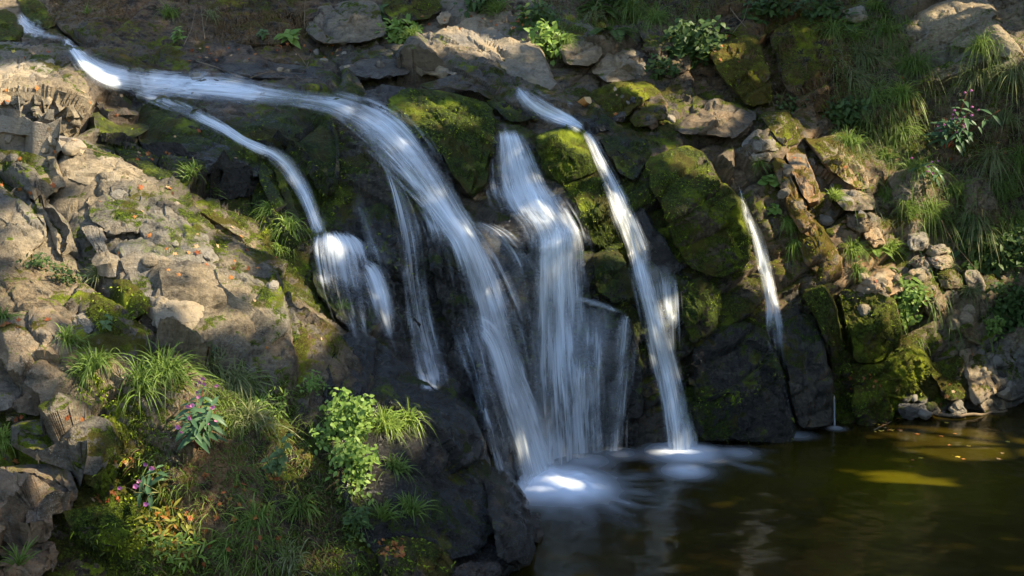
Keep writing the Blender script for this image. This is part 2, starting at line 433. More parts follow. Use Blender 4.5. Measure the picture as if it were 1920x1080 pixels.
# moss, wetness, paleness, rusty warmth over the bedrock
LOOK = '''0,150,.25,.0,.8,0 100,250,.2,0,.85,0 60,330,.35,0,.6,0 250,400,.3,0,.65,0 430,430,.5,.0,.6,.1 540,480,.6,.1,.4,.1 300,520,.25,.1,.75,0 480,560,.28,.2,.5,.0 580,640,.42,.1,.45,.35 100,480,.35,0,.55,0 60,640,.3,0,.6,.15 220,600,.4,0,.5,.2 420,650,.4,.1,.55,0
150,750,.6,0,.55,.1 60,960,.25,.1,.35,.3 230,960,.85,0,.4,0 120,1060,.5,.1,.15,.3 400,900,.4,0,.12,.4 600,900,.45,.3,.1,.1 780,850,.3,.7,.1,0 900,900,.4,.9,.1,0 980,1000,.1,1,.15,.1 720,1050,.6,.5,.1,.2
200,170,.45,.8,.3,.3 260,250,.5,.8,.25,.1 380,290,.5,.9,.2,0 520,330,.75,.6,.2,0 600,300,.6,.8,.12,0 450,110,.3,.5,.12,.25 650,110,.3,.5,.16,.1 600,-60,.3,.3,.05,.2 1200,-60,.3,.2,.05,.2 1750,-60,.3,.2,.1,.1 850,80,.2,0,.7,.05 850,150,.4,.8,.3,.15 500,30,.3,.1,.06,.5 250,40,.3,.2,.1,.3
700,450,.42,1,.12,0 800,600,.38,1,.1,0 900,700,.3,1,.1,0 1000,500,.36,1,.1,0 1060,750,.25,1,.08,0 1150,400,.7,.8,.15,0 1230,550,.6,1,.15,0 1150,150,.3,.3,.35,.2 1230,220,.5,.5,.3,.2 1330,450,.7,.5,.2,0 1400,680,.7,.5,.1,0
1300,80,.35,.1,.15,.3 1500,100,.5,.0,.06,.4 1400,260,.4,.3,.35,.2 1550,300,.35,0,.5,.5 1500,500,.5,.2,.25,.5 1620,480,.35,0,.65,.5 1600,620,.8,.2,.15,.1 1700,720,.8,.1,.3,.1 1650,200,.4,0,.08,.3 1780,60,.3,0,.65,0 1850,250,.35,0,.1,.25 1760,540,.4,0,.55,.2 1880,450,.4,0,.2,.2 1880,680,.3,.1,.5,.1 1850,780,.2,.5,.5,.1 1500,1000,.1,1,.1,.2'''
L = np.array([[float(v) for v in t.split(',')] for t in LOOK.split()])
L[(L[:, 0] < 640) & (L[:, 1] > 100), 4] *= 0.78

def look_at(px, py):
    px = np.asarray(px, float).ravel(); py = np.asarray(py, float).ravel()
    out = np.empty((len(px), 4))
    for k in range(0, len(px), 100000):
        d2 = (px[k:k + 100000, None] - L[None, :, 0]) ** 2 + (py[k:k + 100000, None] - L[None, :, 1]) ** 2
        w = 1.0 / (d2 + 900.0) ** 1.6
        out[k:k + 100000] = (w @ L[:, 2:]) / w.sum(1, keepdims=True)
    return out

def tag_look(me, look):
    for i, k in enumerate(('moss', 'wet', 'tone', 'warm')): attr(me, k, look[..., i])

def dip_of(px):
    return np.where(np.asarray(px) < 1000, -33.0, -62.0)

def build_bedrock():
    xs = np.concatenate([np.arange(-420, -20, 12), np.arange(-20, 1940, 3.2), np.arange(1940, 2340, 12)])
    ys = np.concatenate([np.arange(-320, -20, 12), np.arange(-20, 60, 2.6), np.arange(60, 265, 1.15), np.arange(265, 1100, 3.2), np.arange(1100, 1320, 12)])
    PX, PY = np.meshgrid(xs, ys)
    D = DEPTH(PX, PY)
    bed = plane_depth(PY, -0.55)
    D = np.minimum(D, bed)
    # ensure a smooth grid
    V = unproj(PX, PY, D).reshape(-1, 3)
    Fq = grid_faces(len(ys), len(xs))
    N = vert_normals(V, Fq)
    if (N[:, 1].mean() > 0): N = -N
    left = (PX.ravel() < 1080)
    lw = 1 / (1 + np.exp((PX.ravel() - 1080) / 60.0))
    G = V.reshape(len(ys), len(xs), 3)
    el = np.zeros(G.shape[:2]); dl = np.linalg.norm(np.diff(G, axis=0), axis=2)
    el[:-1] = dl; el[1:] = np.maximum(el[1:], dl)
    el = box_blur(box_blur(el, 3, 0), 3, 1).ravel()
    at = np.clip((0.06 / np.maximum(el, 1e-3)) ** 1.6, 0.01, 1.0)
    fr = lw * (blocks(V, 1.5, -33, 3, .75) * np.sqrt(at) + blocks(V, 0.5, -30, 4, 0.46) * at + fracture(V, .2, -33, 9, .55) * at) + (1 - lw) * (blocks(V, 0.8, 25, 5) * np.sqrt(at) + blocks(V, 0.30, 22, 6, 0.7) * at + fracture(V, .15, -62, 8, .6) * at)
    h = fr + 0.08 * fbm(V * 1.1, 4, 20) * at + at * 0.028 * fbm(V * 5.0, 4, 24, 0.55) + at * 0.02 * fbm(V * 18.0, 2, 29, ridge=True)
    V = V + N * h[:, None]
    me = mesh_np('bedrock', V, Fq[:, ::-1])
    me.set_sharp_from_angle(angle=math.radians(42))
    tag_look(me, look_at(PX, PY))
    o = link('bedrock', me, ROCK)
    return tag(o, 'dark wet mossy bedrock of the stepped cliff behind the falls', 'rock face', kind='structure')
build_bedrock()

# ------------------------------------------------------------------ boulders, blocks, slabs
def chaikin(pts, n=1):
    for _ in range(n):
        q = np.roll(pts, -1, 0)
        pts = np.stack([0.87 * pts + 0.13 * q, 0.13 * pts + 0.87 * q], 1).reshape(-1, 2)
    return pts

def resample(pts, n):
    p = np.vstack([pts, pts[:1]]); s = np.concatenate([[0], np.cumsum(np.linalg.norm(np.diff(p, axis=0), axis=1))])
    t = np.linspace(0, s[-1], n, endpoint=False)
    return np.stack([np.interp(t, s, p[:, 0]), np.interp(t, s, p[:, 1])], -1)

MOSSY = {}
def rock(name, label, cat, outline, bulge=0.3, look=(.5, .3, .4, 0), top=0.25, fwd=0.0, dip=None, seed=0, facet=1.0, group=None):
    P0 = np.array([[float(v) for v in t.split(',')] for t in outline.split()])
    per = np.linalg.norm(np.diff(np.vstack([P0, P0[:1]]), axis=0), axis=1).sum()
    n = int(np.clip(per / 4.2, 36, 260))
    B = resample(chaikin(P0, 1), n)
    c = B.mean(0)
    # area centroid
    x, y = B[:, 0], B[:, 1]; x2, y2 = np.roll(x, -1), np.roll(y, -1); cr = x * y2 - x2 * y
    c = np.array([((x + x2) * cr).sum(), ((y + y2) * cr).sum()]) / (3 * cr.sum())
    area = abs(cr.sum()) / 2
    rad = math.sqrt(area / math.pi)
    R = max(10, int(rad / 3.6))
    s = np.linspace(1 / R, 1, R) ** 0.9
    Q = c + (B - c)[None] * s[:, None, None]          # rings
    PX = np.concatenate([[c[0]], Q[..., 0].ravel()]); PY = np.concatenate([[c[1]], Q[..., 1].ravel()])
    S = np.concatenate([[0], np.repeat(s, n)])
    D0 = DEPTH(PX, PY)
    D0 = np.minimum(D0, plane_depth(PY, -0.25)) 
    dm = float(np.median(D0))
    m = dm / F_PX                                       # metres per px
    # a rock is stiffer than the slope it sits on: fit a plane to the distances
    A = np.stack([np.ones_like(PX), PX - c[0], PY - c[1]], -1)
    co, *_ = np.linalg.lstsq(A, D0, rcond=None)
    D0 = 0.6 * (A @ co) + 0.4 * D0
    X = (PX - c[0]) * m; Y = (c[1] - PY) * m
    Rm = rad * m
    r = np.random.default_rng(1000 + seed)
    ymax = Y.max(); ymin = Y.min()
    if c[0] < 900 and name != 'stone' and not label.startswith('huge'): bulge = bulge * ((.42 if c[1] < 740 else .6) if c[0] < 640 and c[1] > 100 else .8)
    h = bulge * 1.25 * np.sqrt(np.clip(1 - S ** (4.6 if name in ('boulder', 'stone') else 11.0), 0, 1))
    def smin(a, b, k):
        t = np.clip(0.5 + 0.5 * (b - a) / k, 0, 1)
        return b * (1 - t) + a * t - k * t * (1 - t)
    k = 0.03 * bulge
    for i in range(7):
        a = r.uniform(0, 2 * math.pi); g = r.uniform(0.15, 0.95) * facet
        pl = bulge * r.uniform(0.72, 1.05) - g * bulge / max(Rm, .05) * (math.cos(a) * X + math.sin(a) * Y) 
        h = smin(h, pl, k)
    if top > 0:
        y0 = ymax - top * (ymax - ymin)
        g = r.uniform(1.1, 1.8)
        tilt = r.uniform(-.25, .25)
        h = smin(h, bulge * 0.95 - g * (Y + tilt * X - y0), k * 0.6)
    h = np.maximum(h, -0.6 * bulge - 0.1)
    D = D0 - h - fwd
    V = unproj(PX, PY, D)
    # sides and back
    back = []
    bd = D[-n:]
    for sh, dz in ((0.99, 0.35), (0.94, 0.8), (0.75, 1.2)):
        q = c + (B - c) * sh
        back.append(unproj(q[:, 0], q[:, 1], bd + dz * max(bulge, 0.6 * Rm)))
    bc = unproj(c[0], c[1], dm + 1.2 * max(bulge, 0.6 * Rm))[None]
    V = np.concatenate([V] + back + [bc])
    rings = R + 3
    i = np.arange(n); j = (i + 1) % n
    Fs = []
    for q in range(rings - 1):
        a = 1 + q * n
        Fs.append(np.stack([a + i, a + j, a + n + j, a + n + i], -1))
    Fq = np.concatenate(Fs)
    last = 1 + (rings - 1) * n
    tri = np.concatenate([np.stack([np.zeros(n, int), j + 1, i + 1], -1), np.stack([np.full(n, last + n), last + i, last + j], -1)])
    N = vert_normals(V, Fq)
    N[0] = N[1:1 + n].mean(0)
    cen = V.mean(0)
    if ((V - cen) * N).sum(1).mean() < 0: N = -N; flip = True
    else: flip = False
    if dip is None: dip = float(dip_of(c[0]))
    sz = float(np.clip(Rm, 0.1, 1.0))
    am = 1.0
    G = V[1:1 + rings * n].reshape(rings, n, 3)
    e1 = np.linalg.norm(np.diff(G, axis=0), axis=2); el = np.zeros((rings, n)); el[:-1] = e1; el[1:] = np.maximum(el[1:], e1)
    el = np.maximum(el, np.linalg.norm(np.roll(G, -1, 1) - G, axis=2))
    el = box_blur(box_blur(el, 2, 0), 2, 1).ravel()
    at = np.concatenate([[1.0], np.clip((0.065 / np.maximum(el, 1e-3)) ** 1.4, 0.03, 1.0), [0.3]])
    bd_ = -33.0 if c[0] < 1000 else 24.0
    rb = 0.95 if name == 'boulder' else 1.0
    dsp = blocks(V, 0.8 * sz + .12, bd_, 40 + seed % 7, 0.62 * rb) * np.sqrt(at) + at * blocks(V, 0.26 * sz + .08, bd_, 50 + seed % 5, 0.45 * rb) + at * fracture(V, .13, dip, 53, .5)
    dry = c[0] < 640 and c[1] > 100 and name != 'stone'
    if dry: dsp = blocks(V, 1.5, -33, 3, .75) * np.sqrt(at) + at * (blocks(V, 0.5, -30, 4, 0.38) + fracture(V, .16, -33, 9, .4))
    dsp += 0.035 * sz * fbm(V * (1.6 / sz), 4, 60 + seed % 9) + at * (0.018 * fbm(V * 8.0, 3, 70) + 0.012 * fbm(V * 26.0, 2, 75, ridge=True))
    dsp += max(0.0, look[0] - .35) * 0.055 * at * fbm(V * 11.0, 3, 81, .6, ridge=True)
    fb = np.ones(len(V)); fb[-(3 * n + 1):] = 0.4
    V = V + N * (dsp * fb)[:, None]
    base = V.mean(0); base[2] = V[:, 2].min()
    V = V - base
    me = bpy.data.meshes.new(name)
    allf = [tuple(f) for f in (Fq if not flip else Fq[:, ::-1]).tolist()] + [tuple(f) for f in (tri if not flip else tri[:, ::-1]).tolist()]
    me.from_pydata(V.tolist(), [], allf)
    me.polygons.foreach_set('use_smooth', np.ones(len(me.polygons), bool))
    me.set_sharp_from_angle(angle=math.radians(38))
    lk = np.tile(np.array(look, float), (len(V), 1))
    tag_look(me, lk)
    o = link(name, me, ROCK, loc=base.tolist())
    MOSSY[o.name] = look[0]
    return tag(o, label, cat, group)

# name | label | moss,wet,tone,warm | bulge | top | fwd | outline (photo px)
ROCKS = '''
boulder|large dark boulder with lichened crest beside the upper stream|.40,.3,.22,.35|.7|.0|.0|100,22 160,-20 285,-25 305,50 335,105 345,128 300,136 235,132 180,112 140,80 112,50
boulder|low mossy boulder beside the topmost spout|.75,.2,.25,.1|.35|.2|.0|-40,30 10,14 32,30 45,58 25,78 -40,80
boulder|green mossy boulder behind the topmost spout|.8,.2,.2,.1|.35|.2|.0|30,-20 62,-5 88,18 106,48 88,60 64,48 44,28
flat_rock|wet brown slab with a yellow leaf beside the upper chute|.15,.95,.35,.55|.28|.5|.0|-40,78 60,84 125,90 150,118 160,146 118,142 60,124 -40,112
boulder|pale smooth-topped boulder below the wet brown slab|.2,0,.9,.05|.45|.35|.0|-40,112 55,122 105,138 112,160 100,182 40,182 -40,192
rock_block|cracked grey block with mossy rim beside the pale boulder|.45,.1,.6,0|.35|.25|.05|95,142 130,148 152,168 165,200 156,206 112,184 98,162
rock_block|small squared tan block under the pale boulder|.2,0,.7,0|.22|.3|.05|0,184 50,182 54,204 10,206
rock_block|narrow grey block wedged under the pale boulder|.25,0,.55,0|.2|.3|.1|52,181 94,182 98,202 58,206
rock_block|flat-topped grey block leaning on the wet dark rocks|.2,0,.62,0|.3|.35|.08|98,186 150,190 158,212 160,236 116,232 104,212
rock_block|upright grey block standing on the tan slab|.2,0,.6,0|.25|.2|.14|58,206 98,203 106,222 108,240 76,236 62,224
rock_block|low grey block at the end of the tan slab|.3,0,.55,0|.25|.3|.1|-40,206 40,206 56,220 50,236 -40,230
flat_rock|broad tan slab sloping towards the wet rocks|.05,0,1.0,.1|.3|.55|.05|-40,226 60,236 138,254 160,276 152,288 70,272 -40,262
boulder|big grey boulder with mossy hollow under the tan slab|.4,0,.65,0|.45|.25|.06|-40,262 50,270 106,288 114,318 128,352 60,366 -40,362
flat_rock|long weathered slab running down from the tan slab|.2,0,.85,0|.3|.4|.03|112,296 160,282 205,294 255,320 345,356 352,374 250,352 170,350 128,336
boulder|dark pitted boulder at the elbow of the white stream|.35,.8,.3,.3|.32|.3|.05|150,142 200,158 238,174 272,198 262,226 205,222 168,204
boulder|wet black boulder with mossy shoulder under the pitted one|.5,.8,.2,.1|.3|.25|.06|164,206 220,218 282,234 288,252 240,264 190,258 170,234
flat_rock|broad glistening black slab beneath the side stream|.35,1,.2,.05|.3|.4|.02|250,246 330,238 402,262 470,292 500,312 486,342 410,334 330,298 262,274
boulder|mossy wet boulder with grass at its foot on the slope|.65,.6,.25,0|.3|.2|.05|200,262 262,272 330,300 392,336 380,360 300,340 232,306
rock_block|moss-draped rock shoulder where the side stream drops|.85,.5,.2,0|.35|.15|.04|478,284 526,300 548,348 572,418 562,474 522,444 492,384 474,334
boulder|large mossy boulder parting the two white streams|.72,.6,.15,0|.55|.3|.05|388,206 450,192 540,196 622,214 638,252 642,330 622,362 582,322 542,284 492,268 440,252 402,228
boulder|grey lichened boulder at the foot of the root bank|.25,.1,.45,.05|.5|.2|.0|578,24 640,-8 712,6 724,66 684,82 604,86 572,60
flat_rock|big pale slab crossed by cracks on the far bank|.12,.05,.75,.08|.4|.45|.05|752,112 806,72 872,36 972,30 992,52 1012,92 1040,152 1046,172 1000,158 956,140 926,124 842,142 790,138
flat_rock|dark wet slab along the far edge of the stream|.1,.8,.35,.15|.3|.4|.0|636,124 700,112 756,114 770,138 704,148 646,142
stone|angular brown stone resting on the leafy bank|.05,0,.75,.1|.12|.3|.10|817,32 834,20 846,28 842,43 824,48
boulder|smooth brown boulder in the shallows under the pale slab|.35,.8,.3,.3|.3|.3|.1|782,158 858,138 924,130 950,150 962,182 930,192 888,172 806,170
boulder|dark mossy boulder beside the stepped spout|.7,.6,.15,0|.35|.2|.1|896,172 958,162 972,182 1000,202 1008,224 952,232 926,204
rock_block|great square mossy block between the two main falls|.88,.4,.14,0|.6|.28|.1|722,196 758,166 832,174 902,186 928,206 930,262 922,302 918,352 884,374 852,332 822,282 782,252 740,228
flat_rock|wet slab with a few leaves above the main lip|.15,1,.25,.2|.2|.5|.05|664,176 716,160 762,164 756,196 716,206 684,192
boulder|grey lichen-spotted boulder next to the leafy herb clump|.3,0,.55,.1|.4|.15|.0|1044,92 1088,28 1120,56 1134,98 1112,124 1062,124
boulder|pale grey boulder under the fern bank|.3,0,.6,.1|.4|.15|.0|1104,134 1132,98 1172,84 1214,108 1214,150 1136,158
boulder|mossy hump-backed boulder behind the cut log|.75,.1,.2,.35|.35|.25|.1|1108,172 1150,154 1216,150 1242,174 1212,190 1180,218 1150,226 1114,202
boulder|round brown boulder leaning on the hump-backed mossy one|.4,.2,.28,.4|.3|.2|.2|1178,224 1200,180 1236,170 1254,198 1252,216 1222,238 1188,238
boulder|wet black boulder between the log and the chute|.55,.9,.15,0|.25|.2|.1|1066,216 1110,200 1134,194 1154,222 1152,246 1106,248
rock_block|bright mossy block between the second and third falls|.95,.3,.2,0|.45|.3|.14|1002,254 1060,238 1096,246 1108,276 1124,322 1056,342 1028,330 1014,292
rock_block|steep mossy block below the bright one, beside the third fall|.92,.4,.15,0|.42|.15|.16|1054,342 1120,326 1146,368 1166,428 1172,462 1140,470 1108,452 1092,420 1074,372
boulder|dark mossy ledge stone above the third fall|.7,.6,.15,0|.35|.2|.08|1118,254 1150,244 1212,264 1214,302 1192,342 1166,332 1140,292
boulder|big rounded boulder with sunlit moss crown above the pool|.80,.3,.25,.1|.6|.2|.12|1212,304 1250,286 1290,274 1322,288 1352,338 1392,380 1408,424 1402,504 1350,522 1290,502 1264,460 1252,400 1224,350
flat_rock|grainy glittering wet slope beside the third fall|.1,1,.55,0|.25|.1|.02|1172,362 1192,366 1232,430 1284,504 1276,546 1216,504 1188,440
boulder|low brown boulder in the quiet side channel|.3,.3,.42,.25|.35|.3|.05|1254,244 1290,214 1332,184 1382,194 1426,214 1404,240 1380,262 1330,256 1280,252
rock_block|tall mossy block standing under the dark bank|.75,0,.28,.5|.45|.15|.1|1328,94 1396,66 1420,68 1442,128 1452,192 1402,200 1372,170 1346,134
rock_block|sunlit mossy knob at the head of the ridge|.6,0,.5,.3|.3|.25|.1|1424,212 1480,206 1494,238 1502,266 1474,278 1448,252
stone|grey wedge stone below the sunlit knob|.15,.1,.55,0|.2|.3|.15|1390,268 1418,240 1450,250 1464,282 1430,288 1396,284
stone|small pale stone under the grey wedge stone|.05,.1,.65,0|.12|.3|.18|1404,288 1444,284 1450,300 1420,304
rock_block|tawny upright rib split from the ridge|.5,0,.5,.7|.3|.12|.12|1472,292 1500,264 1522,310 1542,378 1516,388 1490,342
rock_block|tall sunlit crest rock with mossy flank|.55,0,.62,.45|.4|.2|.14|1504,256 1530,260 1580,240 1602,254 1622,308 1630,352 1602,356 1560,324 1530,292
rock_block|long orange mossy rib beside the round-leaved plant|.55,0,.42,.85|.32|.1|.1|1448,292 1474,300 1502,368 1532,420 1548,462 1510,444 1480,402 1458,342
rock_block|grey ledge block under the crest rock|.35,0,.5,.2|.28|.3|.1|1556,340 1600,356 1638,364 1646,394 1586,396 1560,372
rock_block|dark flat-topped block below the grey ledge|.45,0,.35,.2|.28|.3|.12|1584,398 1640,398 1648,426 1614,438 1588,424
stone|rounded sunlit stone on the ridge shoulder|.2,0,.75,.35|.2|.3|.14|1618,432 1646,426 1662,458 1640,468 1622,448
rock_block|rust-brown mossy buttress with fern tuft on top|.65,0,.25,.7|.3|.15|.06|1500,400 1540,420 1572,468 1580,520 1546,534 1510,500 1498,450
stone|blue-grey stone beside the ridge grass|.1,.1,.6,0|.2|.3|.1|1700,444 1734,434 1748,466 1706,472
stone|flat grey cobble capping the cobble heap|.1,0,.65,.1|.14|.35|.12|1736,462 1768,457 1784,474 1742,480
stone|round tan cobble under the capping cobble|.2,0,.75,.2|.18|.3|.16|1738,482 1780,476 1794,500 1772,506 1742,498
stone|small brown cobble at the edge of the heap|.15,0,.65,.3|.14|.3|.12|1704,492 1738,478 1742,496 1716,502
stone|wide pale cobble with a dark hollow|.15,0,.8,.3|.18|.3|.14|1702,506 1744,496 1752,524 1712,530
rock_block|mossy buttress carrying the cobble heap|.6,0,.4,.3|.28|.1|.06|1718,530 1750,512 1772,560 1784,604 1746,606 1728,564
rock_block|dark mossy block behind the cobble heap|.6,0,.3,.2|.25|.2|.05|1748,508 1792,500 1810,540 1766,546
stone|domed grey stone on the descending ridge|.3,0,.6,.1|.2|.25|.08|1804,512 1834,504 1848,540 1822,562
stone|pale stone halfway down the descending ridge|.25,0,.65,.2|.16|.3|.1|1758,552 1792,542 1804,566 1768,574
stone|blunt grey stone low on the descending ridge|.2,0,.5,.0|.18|.3|.12|1774,594 1806,588 1812,616 1780,622
rock_block|steep mossy rock at the ridge end|.45,0,.5,.2|.25|.15|.08|1800,562 1826,560 1836,610 1840,650 1808,640
rock_block|sunlit lumpy rock amid ridge grass|.35,0,.8,.45|.3|.3|.12|1604,538 1630,520 1662,502 1692,520 1694,548 1662,564 1620,564
rock_column|smooth black wet column below the slender fall|.45,.7,.12,0|.45|.12|.15|1452,590 1490,576 1526,590 1542,640 1562,720 1564,798 1520,806 1492,796 1476,700 1460,640
rock_column|mossy column with a sunlit rim behind the black one|.75,.3,.15,.15|.4|.12|.1|1500,548 1546,530 1566,570 1582,640 1594,702 1562,708 1546,640 1526,592
rock_column|broad dark mossy buttress standing in the pool|.5,.9,.06,0|.5|.1|.15|1306,640 1360,612 1410,606 1442,624 1466,720 1492,806 1486,838 1400,826 1310,822 1294,720
boulder|mossy boulder draped under the sunlit crown boulder|.9,.4,.15,0|.35|.1|.14|1276,530 1320,516 1352,560 1340,630 1306,660 1282,600
rock_block|dark square block thick with moss under ridge grass|.75,.1,.12,.15|.4|.15|.1|1566,542 1640,540 1684,562 1694,640 1652,684 1602,684 1586,622
boulder|mossy boulder at the waterline beside a thin spout|.75,.4,.18,.1|.35|.2|.16|1600,724 1650,714 1678,770 1660,806 1606,800 1594,760
boulder|bulging green mossy boulder under the leafy shrub|.88,.1,.3,.25|.4|.2|.12|1590,680 1640,684 1720,642 1752,680 1784,742 1702,754 1650,742 1610,718
rock_block|mossy block beside the sunlit end face|.75,.1,.4,.2|.3|.15|.14|1738,682 1798,664 1824,740 1782,756 1760,736
rock_block|leaning end rock with bright sunlit face|.40,0,.75,.25|.35|.1|.16|1798,660 1840,642 1872,700 1888,766 1852,784 1822,752
stone|white-edged wet stone on the shoreline|.0,.8,.85,.05|.16|.3|.22|1678,760 1740,750 1764,772 1700,786
stone|bright angular stone next to the driftwood|.0,.4,.95,.1|.14|.3|.24|1776,764 1802,752 1814,774 1790,784
rock_block|cracked grey block at the far shore|.2,0,.6,.05|.3|.25|.05|1842,662 1890,650 1908,684 1862,694
rock_block|squared grey block below the cracked one|.2,0,.5,.0|.3|.2|.1|1862,698 1910,688 1930,740 1884,756
rock_block|thick angular block at the water by the far shore|.2,.1,.45,0|.3|.2|.1|1888,640 1960,620 1970,720 1926,736
boulder|pale lichened crag above the balsam|.3,0,.7,.05|.5|.25|.0|1690,40 1760,0 1850,-10 1880,40 1930,100 1900,120 1820,90 1740,80
rock_block|white-faced block with grass fringe high on the bank|.1,0,.9,0|.3|.3|.05|1574,20 1620,8 1632,40 1600,52
rock_block|steep rock spur behind the bank grass|.4,0,.5,.1|.4|.15|.0|1830,60 1900,40 1960,60 1960,160 1900,150 1850,110
rock_column|wet ridge of rock between the main fall and its side veil|.55,1,.12,0|.35|.05|.06|800,404 850,390 884,440 892,560 872,640 832,600 808,500
rock_column|mossy rib beside the splash basin|.7,.9,.12,0|.35|.08|.05|676,400 728,380 756,460 770,560 788,660 752,650 712,560 688,480
boulder|rock basin the side fall bursts on|.5,1,.2,0|.3|.25|.12|582,470 650,446 690,500 706,600 690,636 640,606 592,548
boulder|dripping black boulder at the foot of the main fall|.25,1,.15,0|.45|.1|.12|884,598 922,602 948,652 964,722 1002,832 1014,908 960,900 912,846 902,722 888,652
boulder|washed ledge the second fall breaks over|.2,1,.2,.1|.4|.4|.12|922,398 960,380 1050,388 1086,440 1066,474 960,464 924,436
rock_block|overhung ledge block with trickles below the second fall|.45,1,.12,0|.45|.18|.16|1064,566 1120,552 1182,590 1200,660 1206,760 1190,850 1084,850 1070,700
boulder|small round mossy stone above the trickling ledge|.9,.5,.15,0|.3|.2|.2|1112,474 1150,460 1182,510 1194,560 1152,574 1114,546
flat_rock|long mossy slab slanting down beside the falls|.5,.05,.6,.15|.4|.2|.0|322,346 380,370 450,420 520,470 600,530 660,572 700,632 660,660 580,600 500,540 430,478 370,420
rock_block|cracked grey block beside the long mossy slab|.2,0,.6,0|.3|.25|.1|252,392 320,400 380,440 390,470 320,474 262,440
rock_block|tilted dark-sided block with leaf on it|.25,0,.5,0|.28|.25|.12|160,368 226,352 270,392 264,436 210,440 166,412
boulder|smooth grey hump at the edge of the dry slope|.25,0,.62,0|.45|.25|.1|-40,356 50,362 92,392 88,452 30,492 -40,486
boulder|rounded ridge boulder behind the smooth grey hump|.3,0,.6,0|.4|.25|.04|40,350 100,376 140,420 148,470 110,486 86,420
rock_block|thin pale fin of rock on the dry slope|.15,0,.7,.05|.2|.08|.12|146,424 184,420 200,470 214,512 196,510 178,470
flat_rock|flat grey ledge with scattered leaves on the dry slope|.15,0,.75,0|.25|.45|.08|214,462 300,456 390,480 410,520 330,520 250,512
rock_block|dark bluish block stepped below the leafy ledge|.2,.1,.45,0|.3|.25|.1|300,522 372,516 424,560 420,590 360,584 316,556
boulder|rough boulder with white lichen speckles on the dry slope|.4,.05,.6,0|.4|.15|.06|400,500 470,500 540,560 560,640 500,640 440,590 410,550
rock_block|brown overhanging block in the dry slope hollow|.35,0,.4,.1|.4|.12|.06|-40,496 60,490 140,500 164,560 120,606 20,606 -40,600
rock_block|tan stone step with mossy edge above the grass|.25,0,.6,.2|.35|.2|.15|-40,622 60,612 112,612 134,662 132,744 60,762 -40,780
stone|white angular stone nestled in moss|.1,0,.85,0|.14|.25|.2|136,594 164,588 176,612 168,628 146,624
rock_block|mossy humped block with straw grass|.65,0,.45,.2|.35|.2|.15|180,560 226,536 268,566 262,620 220,634 186,606
flat_rock|pale grey slab smeared with white mineral|.15,.1,.9,0|.25|.4|.1|262,552 300,584 372,590 376,620 320,622 270,592
rock_block|tan flat-topped block with maple leaves at its edge|.35,0,.55,.1|.45|.22|.2|18,792 100,778 170,772 212,800 220,850 204,880 140,876 60,862 16,840
boulder|green mossy slab face beside the flowering balsam|.85,0,.4,.1|.35|.1|.16|168,800 206,790 228,846 228,910 186,932 152,916 138,870
rock_block|square red-brown block topped by a star-shaped leaf|.15,0,.5,.3|.45|.2|.2|-40,872 60,866 132,862 156,920 150,944 104,952 112,1004 40,1012 -40,1010
flat_rock|velvety moss-green slab split by a dark crack|.95,0,.4,0|.3|.15|.16|104,952 200,934 262,988 238,1040 190,1036 150,1016 118,1000
rock_block|rust-stained lower block with a pale rim|.15,0,.4,.45|.4|.12|.2|-40,1008 30,1000 110,1006 120,1040 60,1110 -40,1120
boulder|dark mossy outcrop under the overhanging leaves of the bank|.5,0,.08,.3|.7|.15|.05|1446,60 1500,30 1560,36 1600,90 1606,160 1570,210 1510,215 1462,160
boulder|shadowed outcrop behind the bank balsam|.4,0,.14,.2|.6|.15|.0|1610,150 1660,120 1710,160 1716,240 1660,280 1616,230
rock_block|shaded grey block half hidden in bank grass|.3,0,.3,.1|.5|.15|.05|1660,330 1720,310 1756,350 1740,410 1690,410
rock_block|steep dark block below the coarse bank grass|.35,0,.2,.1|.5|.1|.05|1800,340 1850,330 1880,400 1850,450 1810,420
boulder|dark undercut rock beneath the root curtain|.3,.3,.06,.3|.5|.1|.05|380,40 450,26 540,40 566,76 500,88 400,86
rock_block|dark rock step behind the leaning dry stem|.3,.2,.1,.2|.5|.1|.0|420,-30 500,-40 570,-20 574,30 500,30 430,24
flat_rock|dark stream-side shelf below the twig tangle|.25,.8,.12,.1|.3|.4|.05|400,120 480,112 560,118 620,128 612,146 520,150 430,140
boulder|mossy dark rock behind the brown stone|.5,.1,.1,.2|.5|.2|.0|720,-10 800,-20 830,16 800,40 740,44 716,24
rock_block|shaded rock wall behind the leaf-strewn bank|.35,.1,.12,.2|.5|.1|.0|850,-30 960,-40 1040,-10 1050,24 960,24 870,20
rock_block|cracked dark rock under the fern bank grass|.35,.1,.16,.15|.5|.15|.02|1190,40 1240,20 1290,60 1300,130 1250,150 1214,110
boulder|huge dark mossy nose of rock above the pool|.36,.75,.08,.05|.7|.15|.1|600,690 650,618 702,630 762,684 832,742 882,774 914,834 926,902 944,980 900,1040 800,1060 720,1040 660,980 620,860
boulder|wet black boulder at the pool edge under the nose|.15,1,.15,.1|.35|.15|.25|906,878 958,890 986,932 1002,1000 1000,1050 944,1062 916,960
stone|small brown stone lapped by the pool|.0,1,.3,.3|.2|.3|.3|980,962 1018,966 1038,992 1016,1020 988,1014
flat_rock|flat wet rust slab at the waterline|.1,1,.25,.6|.2|.4|.3|846,1062 900,1052 936,1060 936,1078 880,1092 846,1084
boulder|mossy boulder with a pocket of red leaves|.6,.4,.15,.2|.35|.3|.25|706,1024 760,1004 830,1020 862,1062 850,1130 720,1130
'''
